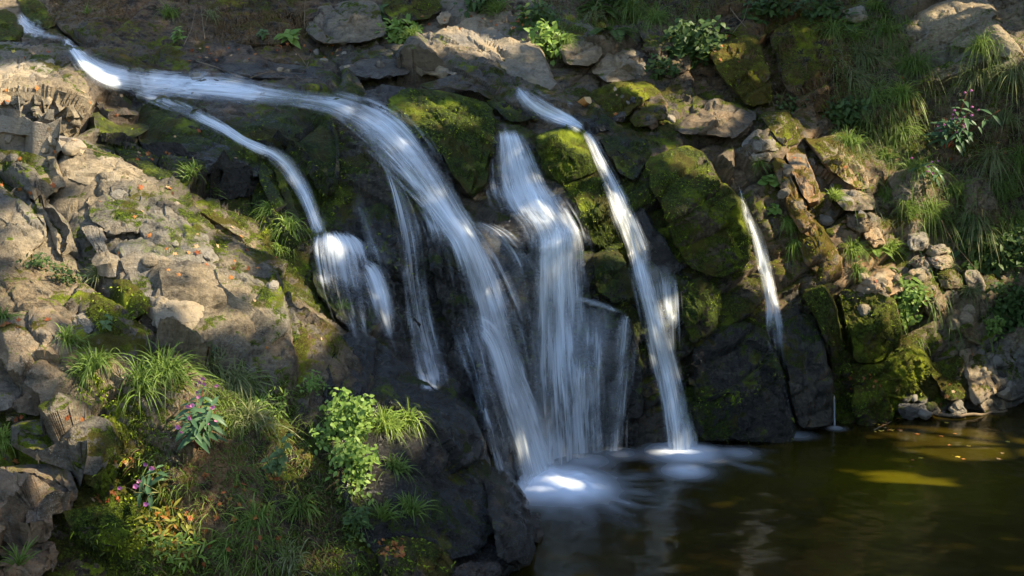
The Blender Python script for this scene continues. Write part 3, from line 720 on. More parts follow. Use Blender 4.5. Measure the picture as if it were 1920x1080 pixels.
for si, line in enumerate(l for l in ROCKS.strip().split('\n') if l.strip()):
    nm, lab, lk, bu, tp, fw, out = line.split('|')
    cat = {'boulder': 'boulder', 'flat_rock': 'slab', 'rock_block': 'rock', 'stone': 'stone', 'rock_column': 'rock'}[nm]
    lk = [float(v) for v in lk.split(',')]; bu = float(bu)
    x_, y_ = np.array([[float(v) for v in t.split(',')] for t in out.split()]).mean(0)
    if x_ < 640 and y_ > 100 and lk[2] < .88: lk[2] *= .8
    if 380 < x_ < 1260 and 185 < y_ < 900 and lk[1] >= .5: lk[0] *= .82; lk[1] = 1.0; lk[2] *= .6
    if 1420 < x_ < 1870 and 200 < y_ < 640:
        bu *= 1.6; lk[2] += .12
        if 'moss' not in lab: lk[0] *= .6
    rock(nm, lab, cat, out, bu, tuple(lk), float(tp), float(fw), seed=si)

# ------------------------------------------------------------------ pool
bpy.context.view_layer.update()
DG = bpy.context.evaluated_depsgraph_get()
CAMV = Vector((0, 0, CAM_H))

def ray(px, py):
    d = Vector(unproj(px, py, 1.0).tolist()) - CAMV
    ok, loc, nor, idx, ob, mw = SC.ray_cast(DG, CAMV, d.normalized(), distance=80.0)
    if not ok: return None
    if nor.dot(d) > 0: nor = -nor
    return loc, nor, (loc - CAMV).dot(Vector((0, CP, -SP)))

def build_pool():
    xs = np.arange(-2.0, 12.0, 0.026); ys = np.concatenate([np.arange(3.0, 11.0, 0.2), np.arange(11.0, 19.2, 0.026)])
    X, Y = np.meshgrid(xs, ys)
    p = np.stack([X.ravel(), Y.ravel(), np.zeros(X.size)], -1)
    foam = np.zeros(len(p)); rise = np.zeros(len(p))
    # foot of each fall: photo px, radius, strength, drift direction
    for fx, fy, r0, st, ax in ((1030, 908, 0.62, 1.25, -0.55), (1066, 918, 0.5, 1.05, -0.5), (1284, 850, 0.46, .8, -0.5), (1285, 884, .3, .6, -.5), (1165, 852, 0.3, .3, -0.9), (1095, 866, .4, .4, -.8), (1380, 850, .3, .35, -.4), (1490, 815, 0.25, 0.42, -0.6), (1565, 803, .12, .5, 0)):
        c = unproj(fx, fy, plane_depth(fy, 0.0))
        dx, dy = p[:, 0] - c[0], p[:, 1] - c[1]
        r = np.hypot(dx, dy); ang = np.arctan2(dy, dx)
        core = np.exp(-(r / r0) ** 2)
        sw = ang + 0.25 * np.log1p(r) + 0.25 * fbm(p * 1.5, 2, 8)
        stre = fbm(np.stack([np.cos(sw) * 9, np.sin(sw) * 9, r * 1.1], -1), 3, 31 + int(fx)) * 0.6 + fbm(np.stack([np.cos(sw) * 38, np.sin(sw) * 38, r * 3.5], -1), 2, 35) * 0.5
        directed = 0.45 + 0.55 * np.clip(np.cos(ang - ax), 0, 1) ** 2
        veil = np.exp(-r / (r0 * 1.35)) * directed * np.clip(0.55 + 1.35 * stre, 0, 1.5)
        foam = np.maximum(foam, st * np.maximum(core * 1.15, 0.75 * veil))
        rise += st * 0.05 * core
    # pale froth along the rock
    foam = np.clip((foam - .07) * 1.0, 0, .9)
    foam = box_blur(box_blur(foam.reshape(X.shape), 2, 0), 2, 1).ravel()
    p[:, 2] = 0.012 * fbm(p * 3.0, 3, 5) + rise + 0.03 * foam * fbm(p * 6.0, 2, 9)
    me = mesh_np('pool_water', p, grid_faces(len(ys), len(xs))[:, ::-1])
    attr(me, 'foam', foam)
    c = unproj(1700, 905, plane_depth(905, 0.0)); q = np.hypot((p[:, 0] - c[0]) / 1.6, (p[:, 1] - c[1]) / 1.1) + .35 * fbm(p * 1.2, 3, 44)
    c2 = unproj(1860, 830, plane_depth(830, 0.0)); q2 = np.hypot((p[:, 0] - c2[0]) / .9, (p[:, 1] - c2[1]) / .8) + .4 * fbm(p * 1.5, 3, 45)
    attr(me, 'sunlit_shoal', np.maximum(np.exp(-q ** 2), .35 * np.exp(-q2 ** 2)))  # sunlight over the shallow bed, painted as a yellow patch
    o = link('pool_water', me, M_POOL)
    tag(o, 'murky brown plunge pool with foam drifting from the falls', 'pool', kind='structure')
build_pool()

# ------------------------------------------------------------------ running and falling water
def spline(pts, step):
    pts = np.asarray(pts, float); n = len(pts)
    P = np.vstack([2 * pts[0] - pts[1], pts, 2 * pts[-1] - pts[-2]])
    out = []
    for i in range(n - 1):
        p0, p1, p2, p3 = P[i:i + 4]
        k = max(2, int(np.linalg.norm(p2[:2] - p1[:2]) / step))
        t = np.linspace(0, 1, k, endpoint=False)[:, None]
        out.append(0.5 * (2 * p1 + (p2 - p0) * t + (2 * p0 - 5 * p1 + 4 * p2 - p3) * t ** 2 + (3 * p1 - p0 - 3 * p2 + p3) * t ** 3))
    out.append(pts[-1:])
    return np.vstack(out)

SURF = {}
def depth_at(px, py):
    k = (int(round(px)) // 2, int(round(py)) // 2)
    if k not in SURF:
        h = ray(px, py); SURF[k] = h[2] if h else 22.0
    return SURF[k]

def flow(name, label, path, layers=2, lift=0.05, blur=3, cat='waterfall', hor=False, mat=None):
    """path rows: px, py, width px, density"""
    S = spline(path, 7.0)
    ctr, wid, den = S[:, :2], np.clip(S[:, 2] * 1.22, 4, None), np.clip(S[:, 3], 0, 1.2)
    k = np.arange(len(S)); f = np.clip((k + .5) / 3.0, 0, 1)
    if S[-1, 1] < 795: f = f * np.clip((len(S) - k - .5) / 4.0, 0, 1)
    den = den * f
    tg = np.gradient(ctr, axis=0); tg /= np.linalg.norm(tg, axis=1, keepdims=True) + 1e-9
    per = np.stack([-tg[:, 1], tg[:, 0]], -1)
    if hor: per = np.tile(np.array([[-1.0, 0.0]]), (len(S), 1))
    m = 13 if wid.max() > 30 else 7
    a = np.linspace(-0.5, 0.5, m)
    PX = ctr[:, None, 0] + per[:, None, 0] * wid[:, None] * a[None]
    PY = ctr[:, None, 1] + per[:, None, 1] * wid[:, None] * a[None]
    D = np.array([[depth_at(x, y) for x, y in zip(r0, r1)] for r0, r1 in zip(PX, PY)])
    pool = plane_depth(PY, 0.0)
    # water leaps clear of hollows and follows what stands proud
    Dm = D.copy()
    for _ in range(2):
        Dm = np.minimum(Dm, np.minimum(np.roll(Dm, 1, 0), Dm)); Dm[0] = D[0]
    Ds = box_blur(box_blur(Dm, blur, 0), max(1, m // 5), 1)
    Ds = box_blur(Ds, blur, 0)
    Ds = np.minimum(Ds, D + 0.02)
    Ds = box_blur(Ds, 1, 0)
    Vs, Fs, UV, DE, ED, SE = [], [], [], [], [], []
    base = 0
    for L_ in range(layers):
        r = np.random.default_rng(len(label) * 7 + L_)
        d = Ds - lift * (1 + 0.9 * L_) - 0.05 * np.cos(a * math.pi)[None]
        d = d - 0.03 * fbm(np.stack([np.tile(a * 4, len(S)), np.repeat(np.arange(len(S)) * .08, m), np.full(d.size, L_ * 7.0)], -1), 2, 3).reshape(d.shape)
        ws = (1.0, 1.3, 0.75)[L_ % 3]
        LX = ctr[:, None, 0] + (PX - ctr[:, None, 0]) * ws + r.uniform(-2, 2); LY = ctr[:, None, 1] + (PY - ctr[:, None, 1]) * ws
        V = unproj(LX, LY, np.minimum(d, plane_depth(LY, 0.0))).reshape(-1, 3)
        if S[-1, 1] >= 795:
            G = V.reshape(len(S), m, 3); G[-1, :, 2] = -.05; G[-2, :, 2] *= .5
        mid = V.reshape(len(S), m, 3)[:, m // 2]
        ln = np.concatenate([[0], np.cumsum(np.linalg.norm(np.diff(mid, axis=0), axis=1))])
        wm = float(np.mean(wid)) * float(np.mean(Ds)) / F_PX
        U = np.tile(a * wm * 1.6, len(S)); W = np.repeat(ln, m)
        Vs.append(V); Fs.append(grid_faces(len(S), m) + base); base += len(V)
        UV.append(np.stack([U, W], -1)); DE.append(np.repeat(den, m) - (0.0, 0.25, 0.1)[L_ % 3])
        ED.append(np.tile(1 - np.abs(a * 2) ** 1.6, len(S))); SE.append(np.full(len(V), r.uniform(0, 60)))
    V = np.vstack(Vs); Fq = np.vstack(Fs); UV = np.vstack(UV)
    o0 = V.mean(0); o0[2] = V[:, 2].min()
    me = mesh_np(name, V - o0, Fq[:, ::-1])
    uvl = me.uv_layers.new(name='flow')
    vi = np.empty(len(me.loops), np.int32); me.loops.foreach_get('vertex_index', vi)
    uvl.data.foreach_set('uv', UV[vi].astype(np.float32).ravel())
    attr(me, 'dens', np.concatenate(DE)); attr(me, 'edge', np.concatenate(ED)); attr(me, 'seed', np.concatenate(SE))
    o = link(name, me, mat or M_FLOW, loc=o0.tolist())
    return tag(o, label, cat, kind='structure')

flow('cascade', 'small spout tumbling between mossy boulders at the stream head', [(28, 18, 14, .8), (38, 30, 20, 1.0), (48, 44, 28, 1.05), (60, 54, 36, 1.0), (80, 60, 30, .8), (104, 66, 20, .5)], 3)
flow('stream_water', 'dark thin sheet of water gliding under the topmost spout', [(56, 56, 30, .7), (84, 64, 26, .7), (110, 72, 22, .7), (134, 86, 18, .9), (150, 104, 20, .6)], 2, cat='stream')
flow('stream_water', 'milky white stream sliding down the chute to the main lip', [(124, 76, 12, 1.0), (142, 98, 24, 1.15), (165, 122, 36, 1.2), (205, 143, 44, 1.2), (260, 154, 46, 1.15), (330, 162, 48, 1.08), (390, 165, 54, 1.08), (430, 168, 56, 1.1), (500, 178, 46, .95), (570, 186, 44, .85), (630, 197, 56, .85), (680, 220, 80, .8)], 3, 0.06, 2, 'stream')
flow('waterfall', 'tallest white fall plunging from the stream lip to the pool', [(630, 198, 50, .6), (680, 218, 84, .85), (725, 250, 100, .95), (768, 296, 96, .95), (808, 350, 78, 1.02), (845, 405, 62, 1.1), (876, 452, 60, 1.15), (902, 512, 76, 1.02), (926, 590, 96, .86), (948, 670, 104, .82), (974, 750, 88, .9), (1000, 830, 78, 1.0), (1022, 905, 86, 1.05)], 3, 0.10, 5)
flow('waterfall', 'bright core of the tallest fall pouring over its lower boulder', [(882, 596, 30, .5), (915, 612, 46, 1.0), (938, 650, 46, 1.1), (962, 720, 56, 1.1), (988, 800, 70, 1.1), (1012, 880, 84, 1.1), (1020, 908, 96, 1.0)], 2, 0.2, 4)
flow('waterfall', 'thin twin veil sliding down the mossy rib beside the tallest fall', [(690, 250, 16, .5), (722, 300, 22, .7), (742, 350, 30, .8), (756, 395, 46, .85), (768, 450, 56, .8), (776, 520, 56, .7), (788, 600, 60, .85), (804, 670, 66, .9), (818, 728, 56, .8), (824, 750, 50, .3)], 2, 0.06, 4)
flow('waterfall', 'pale side veil fading over the ridge beside the tallest fall', [(780, 350, 40, .5), (812, 400, 50, .85), (832, 450, 56, .75), (846, 510, 50, .5), (854, 570, 44, .3), (860, 620, 34, .1)], 2, 0.06, 4)
flow('waterfall', 'wisp of water running off the dripping boulder', [(842, 570, 22, .4), (864, 630, 30, .7), (884, 690, 34, .65), (898, 750, 26, .6), (904, 810, 22, .5), (908, 860, 22, .3)], 2, 0.05, 3)
flow('stream_water', 'grey side stream running past the black slab', [(236, 164, 22, .7), (300, 186, 34, .74), (356, 210, 32, .8), (410, 236, 24, .95), (455, 264, 20, 1.05), (490, 280, 22, 1.1), (520, 292, 26, .9)], 3, 0.04, 2, 'stream')
flow('waterfall', 'slender side fall arcing down onto the splash basin', [(478, 276, 20, .7), (510, 286, 28, 1.0), (540, 310, 34, 1.05), (562, 345, 32, 1.05), (580, 385, 28, 1.05), (596, 425, 30, 1.05), (606, 452, 40, 1.0)], 3, 0.12, 5)
flow('waterfall', 'dazzling burst of spray on the splash basin', [(616, 424, 36, .6), (624, 438, 70, .95), (632, 455, 100, 1.08), (638, 480, 112, .98), (644, 510, 116, .82), (652, 545, 116, .7), (662, 585, 110, .6), (674, 625, 96, .5), (686, 660, 80, .4)], 3, 0.16, 5, hor=True)
flow('waterfall', 'short fall slipping from the splash basin', [(668, 492, 30, .7), (690, 508, 44, .95), (706, 545, 48, .95), (718, 590, 44, .9), (730, 632, 36, .7), (738, 652, 26, .2)], 2, 0.07, 3)
flow('waterfall', 'fan-shaped upper leap of the second fall', [(946, 230, 44, .8), (952, 250, 52, 1.05), (958, 275, 66, 1.05), (966, 310, 84, 1.05), (976, 345, 100, 1.05), (990, 376, 110, 1.05), (1004, 400, 116, .9), (1014, 420, 116, .5)], 3, 0.14, 5, hor=True)
flow('waterfall', 'frothing shelf of water in the middle of the second fall', [(978, 330, 90, .7), (994, 362, 112, .95), (1014, 395, 116, 1.0), (1034, 424, 108, 1.0), (1046, 460, 104, .95), (1048, 500, 104, .75), (1048, 550, 104, .4)], 3, 0.12, 4, hor=True)
flow('waterfall', 'loose curtain of strands hanging below the frothing shelf', [(1036, 410, 90, .7), (1044, 450, 108, 1.0), (1046, 520, 116, .95), (1048, 600, 130, .92), (1050, 680, 146, .90), (1056, 760, 156, .88), (1062, 850, 160, .9)], 3, 0.16, 6, hor=True)
flow('waterfall', 'thin grey film on the rock beside the tallest fall', [(880, 410, 50, .5), (925, 440, 90, .75), (965, 500, 100, .72), (985, 600, 90, .68), (1005, 700, 84, .68), (1026, 800, 80, .72), (1036, 860, 80, .7)], 2, 0.08, 6, hor=True)
flow('waterfall', 'bright lip of water on the trickling ledge', [(1062, 556, 8, .6), (1095, 562, 12, 1.0), (1130, 572, 14, .95), (1160, 584, 14, .8), (1182, 596, 12, .5)], 2, 0.06, 1)
flow('waterfall', 'few fine trickles dropping from the ledge block', [(1176, 580, 26, .8), (1170, 640, 40, .76), (1162, 720, 50, .72), (1154, 790, 56, .72), (1150, 850, 60, .74)], 2, 0.14, 5, hor=True)
flow('cascade', 'clear stepped spout spilling beside the cut log', [(962, 154, 16, .8), (982, 178, 32, .85), (1008, 200, 42, .9), (1042, 217, 34, 1.0), (1072, 231, 24, 1.1), (1092, 244, 20, 1.05), (1106, 258, 18, .8)], 3, 0.04, 2)
flow('cascade', 'short trickle running past the foot of the cut log', [(1056, 184, 10, .6), (1070, 200, 16, .8), (1074, 214, 14, .6)], 1, 0.04, 1)
flow('waterfall', 'long narrow third fall dropping beside the mossy blocks', [(1088, 240, 18, .9), (1108, 262, 20, 1.0), (1128, 304, 26, 1.0), (1150, 352, 36, 1.05), (1172, 406, 42, 1.0), (1194, 462, 44, .95), (1206, 510, 44, 1.0), (1222, 575, 46, 1.0), (1240, 650, 52, 1.0), (1260, 735, 56, .98), (1276, 835, 64, 1.0)], 3, 0.12, 4)
flow('waterfall', 'sparse drips off the glittering slope beside the third fall', [(1236, 480, 50, .6), (1248, 530, 54, .8), (1254, 590, 50, .74), (1258, 650, 46, .6), (1262, 720, 40, .4)], 2, 0.10, 4, hor=True)
flow('waterfall', 'slender fourth fall trickling onto the black column', [(1384, 336, 10, .6), (1392, 370, 14, .8), (1404, 410, 18, .95), (1420, 450, 24, 1.0), (1434, 500, 28, 1.0), (1444, 550, 26, 1.0), (1450, 584, 32, 1.0), (1452, 612, 40, .75), (1458, 660, 36, .62), (1470, 720, 30, .6), (1484, 780, 26, .6), (1490, 812, 26, .6)], 2, 0.06, 3)
flow('waterfall', 'faint film of water on the rib beside the splash basin', [(668, 330, 20, .5), (676, 390, 40, .66), (700, 460, 70, .66), (724, 540, 80, .62), (744, 620, 80, .6), (764, 690, 70, .55)], 2, 0.05, 4, hor=True)
flow('waterfall', 'faint film of water over the dripping boulder', [(868, 560, 40, .6), (886, 620, 56, .68), (906, 700, 60, .66), (930, 780, 70, .66), (950, 850, 80, .68), (962, 895, 80, .68)], 2, 0.05, 4, hor=True)
flow('waterfall', 'wide thin curtain in front of the overhung ledge block', [(1120, 560, 100, .66), (1124, 620, 116, .8), (1122, 700, 120, .78), (1120, 780, 120, .76), (1120, 850, 120, .78)], 2, 0.18, 5, hor=True)
flow('waterfall', 'thread of water falling from the mossy waterline boulder', [(1564, 730, 5, .9), (1566, 765, 4, 1.0), (1566, 803, 5, 1.0)], 1, 0.12, 3)

# ------------------------------------------------------------------ plants
class Geo:
    def __init__(s): s.v, s.f = [], []
    def ribbon(s, pts, wids, side):
        b = len(s.v)
        for p, w in zip(pts, wids):
            s.v.append(tuple(p - side * w)); s.v.append(tuple(p + side * w))
        for i in range(len(pts) - 1):
            a = b + 2 * i; s.f.append((a, a + 1, a + 3, a + 2))
    def tube(s, pts, rads, k=6):
        b = len(s.v); n = len(pts)
        for i, (p, r) in enumerate(zip(pts, rads)):
            t = (pts[min(i + 1, n - 1)] - pts[max(i - 1, 0)]).normalized()
            u = t.orthogonal().normalized(); w = t.cross(u)
            for j in range(k):
                a = 2 * math.pi * j / k
                s.v.append(tuple(p + (u * math.cos(a) + w * math.sin(a)) * r))
        for i in range(n - 1):
            for j in range(k):
                a = b + i * k; s.f.append((a + j, a + (j + 1) % k, a + k + (j + 1) % k, a + k + j))
        s.f.append(tuple(b + j for j in range(k))[::-1]); s.f.append(tuple(b + (n - 1) * k + j for j in range(k)))
    def leaf(s, base, d, up, L_, W_, curl=0.3, fold=0.25, seg=4, shape=0.45):
        """pointed leaf: midrib plus two folded halves"""
        d = d.normalized(); side = d.cross(up)
        if side.length < 1e-4: side = d.orthogonal()
        side.normalize(); nrm = side.cross(d).normalized()
        b = len(s.v)
        for i in range(seg + 1):
            t = i / seg
            w = W_ * (math.sin(math.pi * t ** (math.log(0.5) / math.log(shape))) if 0 < t < 1 else 0.02)
            c = base + d * (L_ * t) - nrm * (curl * L_ * t * t)
            s.v += [tuple(c - side * w + nrm * (w * fold)), tuple(c), tuple(c + side * w + nrm * (w * fold))]
        for i in range(seg):
            a = b + 3 * i
            s.f += [(a, a + 1, a + 4, a + 3), (a + 1, a + 2, a + 5, a + 4)]
    def mesh(s, name, smooth=True):
        me = bpy.data.meshes.new(name); me.from_pydata(s.v, [], s.f)
        me.polygons.foreach_set('use_smooth', np.full(len(me.polygons), smooth)); me.update()
        return me

def rv(a, b): return rnd.uniform(a, b)
def rdir(zmin=-1.0):
    while True:
        v = Vector((rv(-1, 1), rv(-1, 1), rv(-1, 1)))
        if 0.1 < v.length < 1 and v.z > zmin: return v.normalized()
UPV = Vector((0, 0, 1))
TOCAM = Vector((0, -1, 0))

def hit(px, py):
    h = ray(px, py)
    if h is None: return Vector(unproj(px, py, 20.0).tolist()), Vector((0, -.7, .7))
    return h[0], h[1]

def grass(name, label, px, py, n=120, L_=0.4, spread=0.12, droop=0.9, mat=None, w=0.004, out=0.5, group=None, cat='grass'):
    b0, nr = hit(px, py); b0 = b0 - nr * 0.02
    n = int(n * 1.5); w *= 1.3; L_ *= 1.12
    g = Geo()
    for i in range(n):
        q = rdir(); q = q - nr * q.dot(nr)
        p = q * spread * rv(0, 1) 
        d = (UPV * rv(.5, 1.0) + nr * rv(.1, .5) + rdir() * out + Vector((p.x, p.y, 0)) * (1.2 / max(spread, .05)) * .5).normalized()
        l = L_ * rv(.45, 1.1); dr = droop * rv(.5, 1.3)
        pts = []
        for k in range(7):
            t = k / 6
            pts.append(p + d * (l * t) - UPV * (dr * l * t * t * .75))
        side = d.cross(rdir()); 
        if side.length < .1: continue
        side.normalize()
        ww = w * rv(.6, 1.3)
        g.ribbon(pts, [ww * (.8 + .4 * math.sin(3 * t)) * (1 - t ** 3 * .9) for t in [k / 6 for k in range(7)]], side)
    o = link(name, g.mesh(name), mat or M_GRASS, loc=b0)
    return tag(o, label, cat, group)

def leafmesh(name, L_, W_, curl, fold, seg=6, shape=.42):
    g = Geo(); g.leaf(Vector((0, 0, 0)), Vector((1, 0, 0)), Vector((0, 0, 1)), L_, W_, curl, fold, seg, shape)
    return g.mesh(name)

def orient(d, up):
    d = d.normalized(); s = up.cross(d)
    if s.length < 1e-3: s = d.orthogonal()
    s.normalize(); u = d.cross(s).normalized()
    return Matrix((( d.x, s.x, u.x), (d.y, s.y, u.y), (d.z, s.z, u.z))).to_4x4()

def part_leaf(me, root, p, d, up, sc, mat, name='leaf'):
    o = link(name, me, mat, root)
    o.matrix_local = Matrix.Translation(p) @ orient(d, up) @ Matrix.Scale(sc, 4)
    return o

LM = {'lance': leafmesh('lance_leaf', 1, .13, .35, .3), 'ovate': leafmesh('ovate_leaf', 1, .30, .25, .2, 5, .36), 'round': leafmesh('round_leaf', 1, .46, .12, .12, 6, .5), 'oval': leafmesh('oval_leaf', 1, .22, .3, .25, 5, .45)}
FLW = None
def flower_mesh():
    g = Geo()
    for k in range(5):
        a = 2 * math.pi * k / 5
        g.leaf(Vector((0, 0, 0)), Vector((.35, math.cos(a), math.sin(a))), Vector((1, 0, 0)), .5 if k else .7, .24, -.2, .3, 3, .6)
    return g.mesh('petals')
FLW = flower_mesh()

def leafy(name, label, px, py, stems, leafkind, leafL, mat, hgt=0.4, pairs=5, spread=.5, flowers=0, stem_mat=None, lean=(0, 0, 1), cat='plant', group=None, maxleaf=40, stem_r=.005):
    """herb with single leaves as parts"""
    b0, nr = hit(px, py); b0 = b0 - nr * .02
    root = link(name, None, loc=b0); tag(root, label, cat, group)
    left = maxleaf; tips = []
    for s in range(stems):
        d = (Vector(lean) + nr * .25 + rdir() * spread).normalized()
        h = hgt * rv(.65, 1.1)
        bend = rdir() * .12
        P = [d * (h * t) + bend * (h * t * t) - UPV * (.12 * h * t * t) for t in [k / 8 for k in range(9)]]
        g = Geo(); g.tube(P, [stem_r * (1.1 - .8 * k / 8) for k in range(9)], 5)
        link('stem', g.mesh('stem'), stem_mat or M_STEM, root)
        ang = rv(0, 6.28); tips += [P[8], P[7], P[6], P[5]]
        for k in range(pairs):
            t = .38 + .62 * (k + rv(0, .3)) / pairs
            p = P[min(8, int(t * 8))]
            ang += 1.57 + rv(-.3, .3)
            ax = d.orthogonal().normalized()
            for sgn in (0, math.pi):
                if left <= 0: break
                left -= 1
                q = Quaternion(d, ang + sgn) @ ax
                dd = (q + UPV * rv(-.25, .35) + TOCAM * .2).normalized()
                part_leaf(LM[leafkind], root, p, dd, UPV * .8 + TOCAM * .5, leafL * rv(.65, 1.15) * (1.1 - .45 * t), mat)
    for k in range(flowers):
        t0 = rnd.choice(tips); p = t0 + rdir(-.3) * rv(.05, .17) + TOCAM * rv(.03, .1)
        g = Geo(); g.tube([t0, t0.lerp(p, .5) + UPV * .02, p], [.003, .0025, .002], 4); link('flower_stalk', g.mesh('flower_stalk'), M_STEM, root)
        fo = part_leaf(FLW, root, p, (TOCAM + rdir() * .6), UPV, rv(.04, .06), M_PINK, 'flower')
    return root

def fern(name, label, px, py, fronds=6, L_=.5, mat=None, group=None):
    b0, nr = hit(px, py); root = link(name, None, loc=b0 - nr * .02); tag(root, label, 'fern', group)
    for k in range(fronds):
        a = 2 * math.pi * (k + rv(-.3, .3)) / fronds
        d = (Vector((math.cos(a), .4 * math.sin(a), 0)) * .9 + TOCAM * .35 + UPV * rv(.25, .7)).normalized()
        g = Geo(); l = L_ * rv(.7, 1.1); n = 16
        mid = [d * (l * t) - UPV * (.75 * l * t * t) for t in [i / n for i in range(n + 1)]]
        g.tube(mid, [.003] * len(mid), 4)
        side0 = d.cross(UPV).normalized()
        for i in range(2, n):
            t = i / n; pl = l * .26 * math.sin(math.pi * min(1, .15 + t * .87)) + .004
            tgt = (mid[i + 1] - mid[i - 1]).normalized()
            for s in (-1, 1):
                g.leaf(mid[i], (side0 * s + tgt * .45), tgt.cross(side0), pl, pl * .17, .15, .1, 3, .3)
        link('frond', g.mesh('frond'), mat or M_FERN, root)
    return root

def bush(name, label, px, py, n=260, rx=.3, rz=.25, leafL=.05, mat=None, kind='ovate', droop=.3, cat='plant', group=None, depth=.14, stems=7):
    """low leafy clump: thin stems and one mesh of many small leaves"""
    b0, nr = hit(px, py); root = link(name, None, loc=b0 - nr * .02); tag(root, label, cat, group)
    g = Geo(); st = Geo()
    W_ = {'ovate': .3, 'lance': .13, 'oval': .22, 'round': .42}[kind]
    tips = []
    for s in range(stems):
        e = Vector((rv(-1, 1) * rx, rv(-1, .2) * depth, rv(-.6, 1) * rz)) + nr * depth
        P = [e * t - UPV * (droop * e.length * t * t * .5) + UPV * .1 * rz * math.sin(t * 3) for t in [k / 5 for k in range(6)]]
        st.tube(P, [.004 * (1.2 - t / 6) for t in range(6)], 4); tips.append(P)
    for i in range(n):
        P = rnd.choice(tips); t = rv(.2, 1) ** .7 * 4.99
        p = P[int(t)].lerp(P[int(t) + 1], t % 1) + rdir() * leafL * 1.6
        d = (rdir() + UPV * rv(-.4, .3) + TOCAM * .4)
        g.leaf(p, d, UPV + TOCAM * .7 + rdir() * .4, leafL * rv(.6, 1.3), leafL * W_ * rv(.8, 1.2), rv(.1, .5), .2, 3, .42)
    link('stem', st.mesh('stem'), M_STEM, root)
    f = link('foliage', g.mesh('foliage'), mat or M_LEAF, root); f['kind'] = 'stuff'
    return root

# --- flowering balsams
leafy('balsam_plant', 'pink-flowered balsam with long drooping leaves beside the mossy slab face', 372, 838, 6, 'lance', .25, M_BALSAM, .66, 7, .50, 20, M_STEMR, (-.08, -.35, 1), maxleaf=84, stem_r=.011)
leafy('balsam_plant', 'low balsam with pink blooms below the larger flowering one', 296, 925, 4, 'lance', .2, M_BALSAM, .34, 3, .55, 6, M_STEM, (-.1, -.3, .7), maxleaf=16)
leafy('balsam_plant', 'pink-flowered balsam with red stem on the grassy bank by the crag', 1770, 290, 7, 'lance', .36, M_BALSAM, 1.05, 6, .55, 22, M_STEMR, (.1, -.35, 1), maxleaf=84, stem_r=.013)
leafy('balsam_plant', 'small balsam with few blooms under the red-stemmed one on the bank', 1740, 335, 4, 'lance', .3, M_BALSAM, .5, 3, .6, 6, M_STEM, (0, -.3, .6), maxleaf=14)
leafy('balsam_plant', 'young blue-green sprig poking from the grass over the slope', 398, 668, 1, 'lance', .13, M_NETTLE, .16, 3, .3, 0, None, (.1, -.3, 1), maxleaf=8)
# --- nettles and herbs
leafy('nettle_plant', 'tall pale nettle with paired leaves below the straw grass', 520, 900, 6, 'ovate', .11, M_NETTLE, .6, 6, .35, 0, None, (-.05, -.3, 1), maxleaf=46)
leafy('nettle_plant', 'short nettle tuft hanging by the mossy humped block', 200, 615, 2, 'ovate', .09, M_LEAF, .2, 3, .5, 0, None, (0, -.4, .6), maxleaf=12)
leafy('dock_plant', 'broad-leaved green rosette on the leafy far bank', 540, 76, 5, 'oval', .3, M_LEAFB, .22, 3, .6, 0, None, (.1, -.4, 1), maxleaf=20)
leafy('herb_plant', 'lobed bright herb next to the broad rosette', 498, 72, 3, 'ovate', .13, M_LEAFB, .26, 4, .5, 0, None, (0, -.4, 1), maxleaf=22)
leafy('herb_plant', 'tall climbing herb against the dark boulder edge', 336, 84, 3, 'oval', .15, M_LEAF, .5, 6, .3, 0, None, (0, -.3, 1), maxleaf=34)
leafy('round_leaved_plant', 'round-leaved plant tucked by the long orange rib', 1446, 345, 6, 'round', .20, M_LEAFB, .2, 2, .7, 0, None, (0, -.5, .7), maxleaf=15)
leafy('round_leaved_plant', 'round pale leaves sprouting under the wedge stone', 1446, 392, 4, 'round', .17, M_LEAFB, .18, 2, .7, 0, None, (0, -.5, .5), maxleaf=10)
for i, (x, y, lb) in enumerate(((735, 52, 'fern-leaved herb on the leafy bank beside the brown stone'), (760, 70, 'low feathery herb growing in fallen leaves'), (1010, 48, 'lush lobed herb at the corner of the pale slab'), (1030, 78, 'lobed herb trailing over the edge of the pale slab'), (905, 12, 'feathery herb overhanging the leaf-strewn bank'))):
    bush('herb_clump', lb, x, y, 200, .3, .22, .13, M_LEAFB if i % 2 else M_LEAF, 'ovate')
bush('herb_clump', 'brilliant yellow-green herb cushion hanging on the dark nose of rock', 652, 795, 900, .24, .36, .065, M_LEAFB, 'ovate', .5, stems=16)
bush('herb_clump', 'bright leafy trail below the yellow-green cushion', 668, 880, 700, .18, .38, .06, M_LEAFB, 'ovate', .6, stems=12)
bush('herb_clump', 'light green sprays above the yellow-green cushion', 606, 730, 220, .16, .2, .05, M_LEAFB, 'oval', .3)
bush('herb_clump', 'dark trailing herb beneath the bright leafy trail', 676, 980, 200, .14, .26, .045, M_LEAF, 'ovate', .6)
bush('willowherb_plant', 'yellowing slender-leaved weed beside the velvety moss slab', 330, 985, 230, .26, .26, .10, M_YELLOW, 'lance', .3, stems=14)
bush('willowherb_plant', 'green slender-leaved weed under the yellowing one', 318, 1040, 130, .22, .16, .09, M_GRASSB, 'lance', .3)
bush('willowherb_plant', 'slender-leaved weed on the dark brow by the straw grass', 500, 772, 160, .2, .2, .07, M_GRASSB, 'lance', .2)
bush('herb_clump', 'little nettle-leaved clump on the brown overhanging block', 72, 500, 110, .17, .09, .05, M_LEAF, 'ovate')
bush('herb_clump', 'dark ivy-like sprig under the nettle-leaved clump', 122, 528, 90, .12, .08, .05, M_LEAFD, 'ovate')
bush('shrub', 'sunlit leafy shrub draped over the ridge rocks', 1690, 585, 560, .34, .5, .09, M_LEAFB, 'ovate', .5, 'shrub', stems=14)
